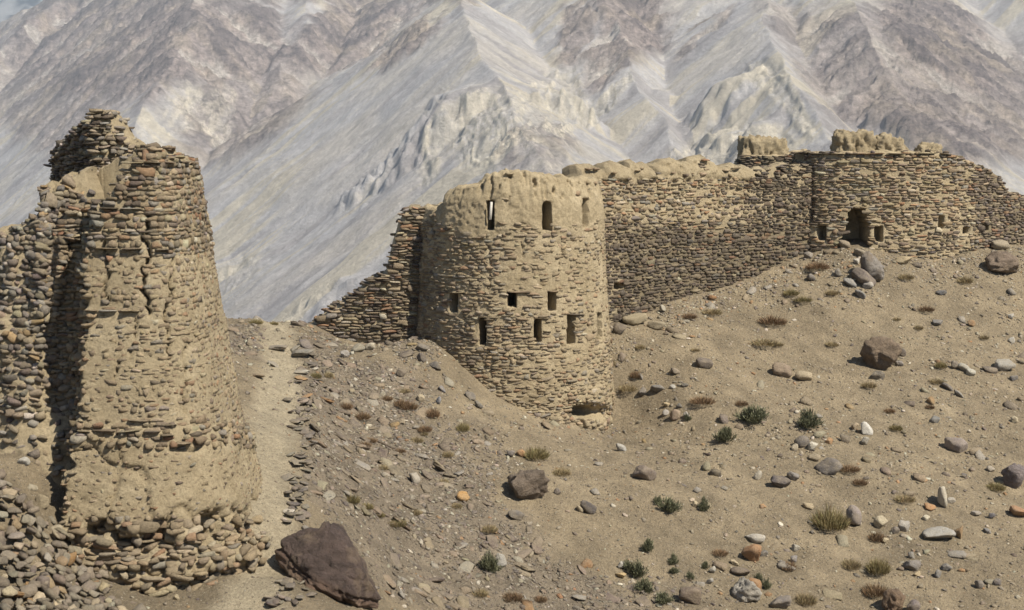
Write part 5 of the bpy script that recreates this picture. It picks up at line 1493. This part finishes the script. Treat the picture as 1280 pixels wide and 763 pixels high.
for i in top_i:
    t_, n_, u_ = A[0][i], A[1][i], A[2][i]
    o = bpy.data.objects.new("cobble", PROTO_RK[proto[i]]); COL.objects.link(o)
    o.matrix_world = Matrix([[t_[k] * size[i, 0], n_[k] * size[i, 1], u_[k] * size[i, 2], pos[i][k]] for k in range(3)] + [[0, 0, 0, 1]])
    o.color = (*col_[i], 1); tag(o, short(desc_heap(i)), "cobble", "cobbles heaped at the lower left"); heap_objs.append((o, float(px[i]), float(py[i]), tuple(col_[i]), o['label']))
neighbour_words(heap_objs)
if (~mask).sum(): merged("cobble_heap", ~mask, "small stones filling the cobble heap at the lower left")

# 4. slabs edging the right side of the path
EDGE = [(384,452),(380,466),(378,480),(374,494),(376,508),(374,522),(376,536),(375,552),(374,566),(376,580),(376,596),(373,612),(370,628),(367,644),(365,655)]
ex = []
for k, (qx, qy) in enumerate(EDGE):
    for j in range(5):
        ex.append((qx + rs.normal(0, 9) + 3, qy + rs.uniform(-8, 8)))
for j in range(26): ex.append((rs.uniform(336, 392), rs.uniform(722, 762)))
flat_objs = []
for k, (qx, qy) in enumerate(ex):
    p = on_ground(qx, qy)
    w_ = rs.uniform(8, 19) / FPX * p[1]
    o = bpy.data.objects.new("flat_stone", PROTO_RK[rs.choice(JAG)]); COL.objects.link(o)
    g = float(gz(p[0], p[1]))
    o.location = (p[0], p[1], g + 0.02 + rs.uniform(0, 0.06)); o.scale = (w_, w_ * rs.uniform(.6, .9), rs.uniform(0.03, 0.07) * 1.2)
    o.rotation_euler = (rs.normal(0.1, 0.2), rs.normal(0, 0.2), rs.uniform(-1.5, 1.5))
    c = pick(rs, 1, PAL_SCREE)[0]; o.color = (*c, 1)
    if qy > 700:
        lab = f"{'larger' if w_ > 0.2 else 'smaller'} {cname(c)} slab, {'left' if qx < 364 else 'right'} {'upper' if qy < 742 else 'lower'} pile by boulder"
    else:
        lab = f"{'wide' if w_ > 0.22 else 'short'} {cname(c)} slab of path edging, {'outer' if qx > 375 else 'inner'} {'top' if qy < 500 else 'upper middle' if qy < 550 else 'lower middle' if qy < 600 else 'bottom'}"
    tag(o, short(lab), "flat stone", "flat slabs edging the path"); flat_objs.append((o, qx, qy, tuple(c), o['label']))

neighbour_words(flat_objs)

# ------------------------------------------------------------------ shrubs and tussocks
def kites(base, dirs, L, wdt, side, col):
    n = len(base)
    mid = base + dirs * (L * 0.5)[:, None]; tip = base + dirs * L[:, None]
    V = np.stack([base, mid - side * wdt[:, None], tip, mid + side * wdt[:, None]], 1).reshape(-1, 3)
    F = np.arange(n * 4).reshape(-1, 4)
    return V, F, np.repeat(col, 4, axis=0)
def tussock_mesh(seed, n=900):
    r = np.random.RandomState(seed)
    a = r.uniform(0, 2 * np.pi, n); q = np.sqrt(r.rand(n)) * 0.62
    base = np.stack([np.cos(a) * q, np.sin(a) * q, r.uniform(-0.05, 0.25, n) * (1 - q)], -1)
    d_ = np.stack([np.cos(a) * (q + 0.15) + r.normal(0, 0.35, n), np.sin(a) * (q + 0.15) + r.normal(0, 0.35, n), r.uniform(0.45, 1.1, n)], -1)
    d_ /= np.linalg.norm(d_, axis=1, keepdims=True)
    L_ = r.uniform(0.3, 0.62, n) * (1.1 - 0.45 * q)
    sd = np.cross(d_, r.normal(size=(n, 3))); sd /= np.linalg.norm(sd, axis=1, keepdims=True)
    c = np.ones((n, 3)) * r.uniform(0.6, 1.3, (n, 1)) * np.array((1, 1, 1)) + r.normal(0, 0.04, (n, 3))
    V, F, C = kites(base, d_, L_ * r.uniform(0.6, 1.05, n), r.uniform(0.008, 0.017, n), sd, c)
    return raw_mesh("tussock", V, F, C)
def shrub_mesh(seed, n=1500):
    r = np.random.RandomState(seed)
    nb = 26
    ba = r.uniform(0, 2 * np.pi, nb); be = r.uniform(0.25, 1.45, nb)
    bd = np.stack([np.cos(ba) * np.cos(be), np.sin(ba) * np.cos(be), np.sin(be)], -1) * r.uniform(0.55, 0.95, (nb, 1))
    k = r.randint(0, nb, n); t = r.uniform(0.25, 1.0, n)
    base = bd[k] * t[:, None] + r.normal(0, 0.07, (n, 3)); base[:, 2] = np.abs(base[:, 2]) * 0.8
    d_ = bd[k] + r.normal(0, 0.35, (n, 3)); d_[:, 2] += 0.35; d_ /= np.linalg.norm(d_, axis=1, keepdims=True)
    sd = np.cross(d_, r.normal(size=(n, 3))); sd /= np.linalg.norm(sd, axis=1, keepdims=True)
    c = np.ones((n, 3)) * r.uniform(0.65, 1.3, (n, 1))
    V, F, C = kites(base, d_, r.uniform(0.12, 0.26, n), r.uniform(0.015, 0.03, n), sd, c)
    return raw_mesh("shrub", V, F, C)
TUS = [tussock_mesh(i) for i in range(5)]; SHR = [shrub_mesh(30 + i) for i in range(4)]
for q in TUS + SHR: q.materials.append(m_blade)
GRN = (0.115, 0.120, 0.072); OLV = (0.21, 0.175, 0.085); TAN_ = (0.28, 0.225, 0.13); RED = (0.20, 0.135, 0.08)
BUSH = [(940,522,40,22,0),(1012,530,30,24,0),(908,546,28,22,0),(836,635,28,18,0),(823,627,14,11,0),(880,633,14,18,0),(811,683,18,20,0),(795,714,26,20,0),(784,706,16,14,0),(842,702,13,14,0),(843,718,14,10,0),
 (862,722,12,11,0),(612,706,26,26,0),(830,754,24,14,0),(882,705,11,12,0),(948,722,14,16,0),(958,730,12,14,0),(859,525,9,10,0),(961,420,1,1,0),(805,736,24,16,0),
 (670,566,32,22,1),(702,586,22,14,2),(785,484,22,14,2),(890,389,24,12,2),(965,397,36,16,3),(954,428,36,12,2),(970,430,18,8,2),(878,503,30,14,3),(927,506,16,10,3),(1022,331,28,14,3),(989,366,18,12,1),
 (1003,375,22,10,1),(1040,366,16,10,2),(1132,346,20,11,2),(1206,349,19,13,2),(1157,385,20,10,3),(1037,645,44,40,1),(1098,705,28,30,1),(1064,702,24,18,2),(1094,733,32,22,3),(985,702,20,18,3),(899,688,22,11,3),
 (1007,746,26,22,2),(1075,601,18,12,3),(1062,585,26,12,3),(1245,603,24,15,1),(1176,457,14,13,1),(1086,481,18,11,2),(1120,534,16,11,1),(1112,512,14,9,3),(1162,508,12,8,3),(1170,476,18,10,2),(1040,428,16,9,2),(1131,624,26,12,2),
 (1096,667,20,18,3),(800,435,12,9,2),(765,452,8,14,2),(795,467,14,14,3),(869,440,12,6,2),(1148,408,12,8,2),(1255,590,1,1,3),(1121,398,10,6,2),(862,395,18,10,3),(833,395,1,1,3),
 (320,402,17,9,1),(342,403,11,7,1),(395,467,14,12,1),(411,468,12,11,2),(450,515,26,14,3),(432,507,18,12,3),(461,548,20,9,3),(502,505,18,14,3),(511,508,22,16,3),(541,517,18,17,3),(579,533,16,16,1),(455,558,18,10,3),
 (440,624,20,18,1),(458,634,18,12,1),(474,642,14,10,1),(521,546,16,12,2),(498,656,22,12,1),(490,655,14,10,2),(600,560,1,1,2),(531,536,18,12,3),(484,497,14,10,3),(506,487,14,9,2),(530,540,10,8,2),(555,598,12,10,2),(570,632,16,9,2),
 (612,662,20,14,2),(640,745,26,16,3),(600,738,20,14,2),(500,560,14,10,3),(560,566,14,12,2),(298,524,16,12,2),(780,410,1,1,1),(675,746,18,12,3),(740,620,1,1,1),(640,520,1,1,1),(520,640,16,10,2),(478,585,14,9,2),(1230,420,12,8,2),(1240,640,1,1,2)]
BN = [("grey-green feathery", "shrub", SHR, GRN), ("olive bushy", "tussock", TUS, OLV), ("straw-coloured low", "tussock", TUS, TAN_), ("reddish-brown dry", "tussock", TUS, RED)]
for k, (qx, qy, w, h, kd) in enumerate(BUSH):
    if w < 3: continue
    p = on_ground(qx, qy + h * 0.38)
    ad, nm, ms, cc = BN[kd]
    o = bpy.data.objects.new(nm, ms[k % len(ms)]); COL.objects.link(o)
    s_w = w / FPX * p[1] * 0.70; s_h = h / FPX * p[1] * 1.35
    o.location = (p[0], p[1], float(gz(p[0], p[1])) - 0.02)
    o.scale = (s_w, s_w, max(s_h, s_w * 0.5)); o.rotation_euler = (0, 0, rs.uniform(0, 6))
    v = rs.uniform(0.85, 1.15)
    o.color = (cc[0] * v, cc[1] * v, cc[2] * v, 1)
    sw_ = "wide" if w > 26 else "tiny" if w < 13 else "small"
    o['category'] = nm
    auto_label(f"{sw_} {ad} {nm}", qx, qy, "green shrubs on the slope" if kd == 0 else "dry tussocks on the slope", o)

# ------------------------------------------------------------------ haze over the valley
hb = np.array([(x, y, z) for x in (-7500, 7500) for y in (-1200, 14000) for z in (-700, 2600)], float)
hf = np.array([(0,1,3,2),(4,6,7,5),(0,4,5,1),(2,3,7,6),(0,2,6,4),(1,5,7,3)])
me = raw_mesh("haze", hb, hf)
m_haze = bpy.data.materials.new("valley_haze"); m_haze.use_nodes = True
nt = m_haze.node_tree
nt.nodes.remove(nt.nodes["Principled BSDF"])
pv = nt.nodes.new("ShaderNodeVolumePrincipled")
pv.inputs["Color"].default_value = (0.68, 0.82, 1.0, 1)
pv.inputs["Density"].default_value = 0.00010
pv.inputs["Anisotropy"].default_value = 0.2
nt.links.new(pv.outputs[0], nt.nodes["Material Output"].inputs["Volume"])
tag(link("haze", me, m_haze), "thin bluish haze filling the valley", kind="stuff")
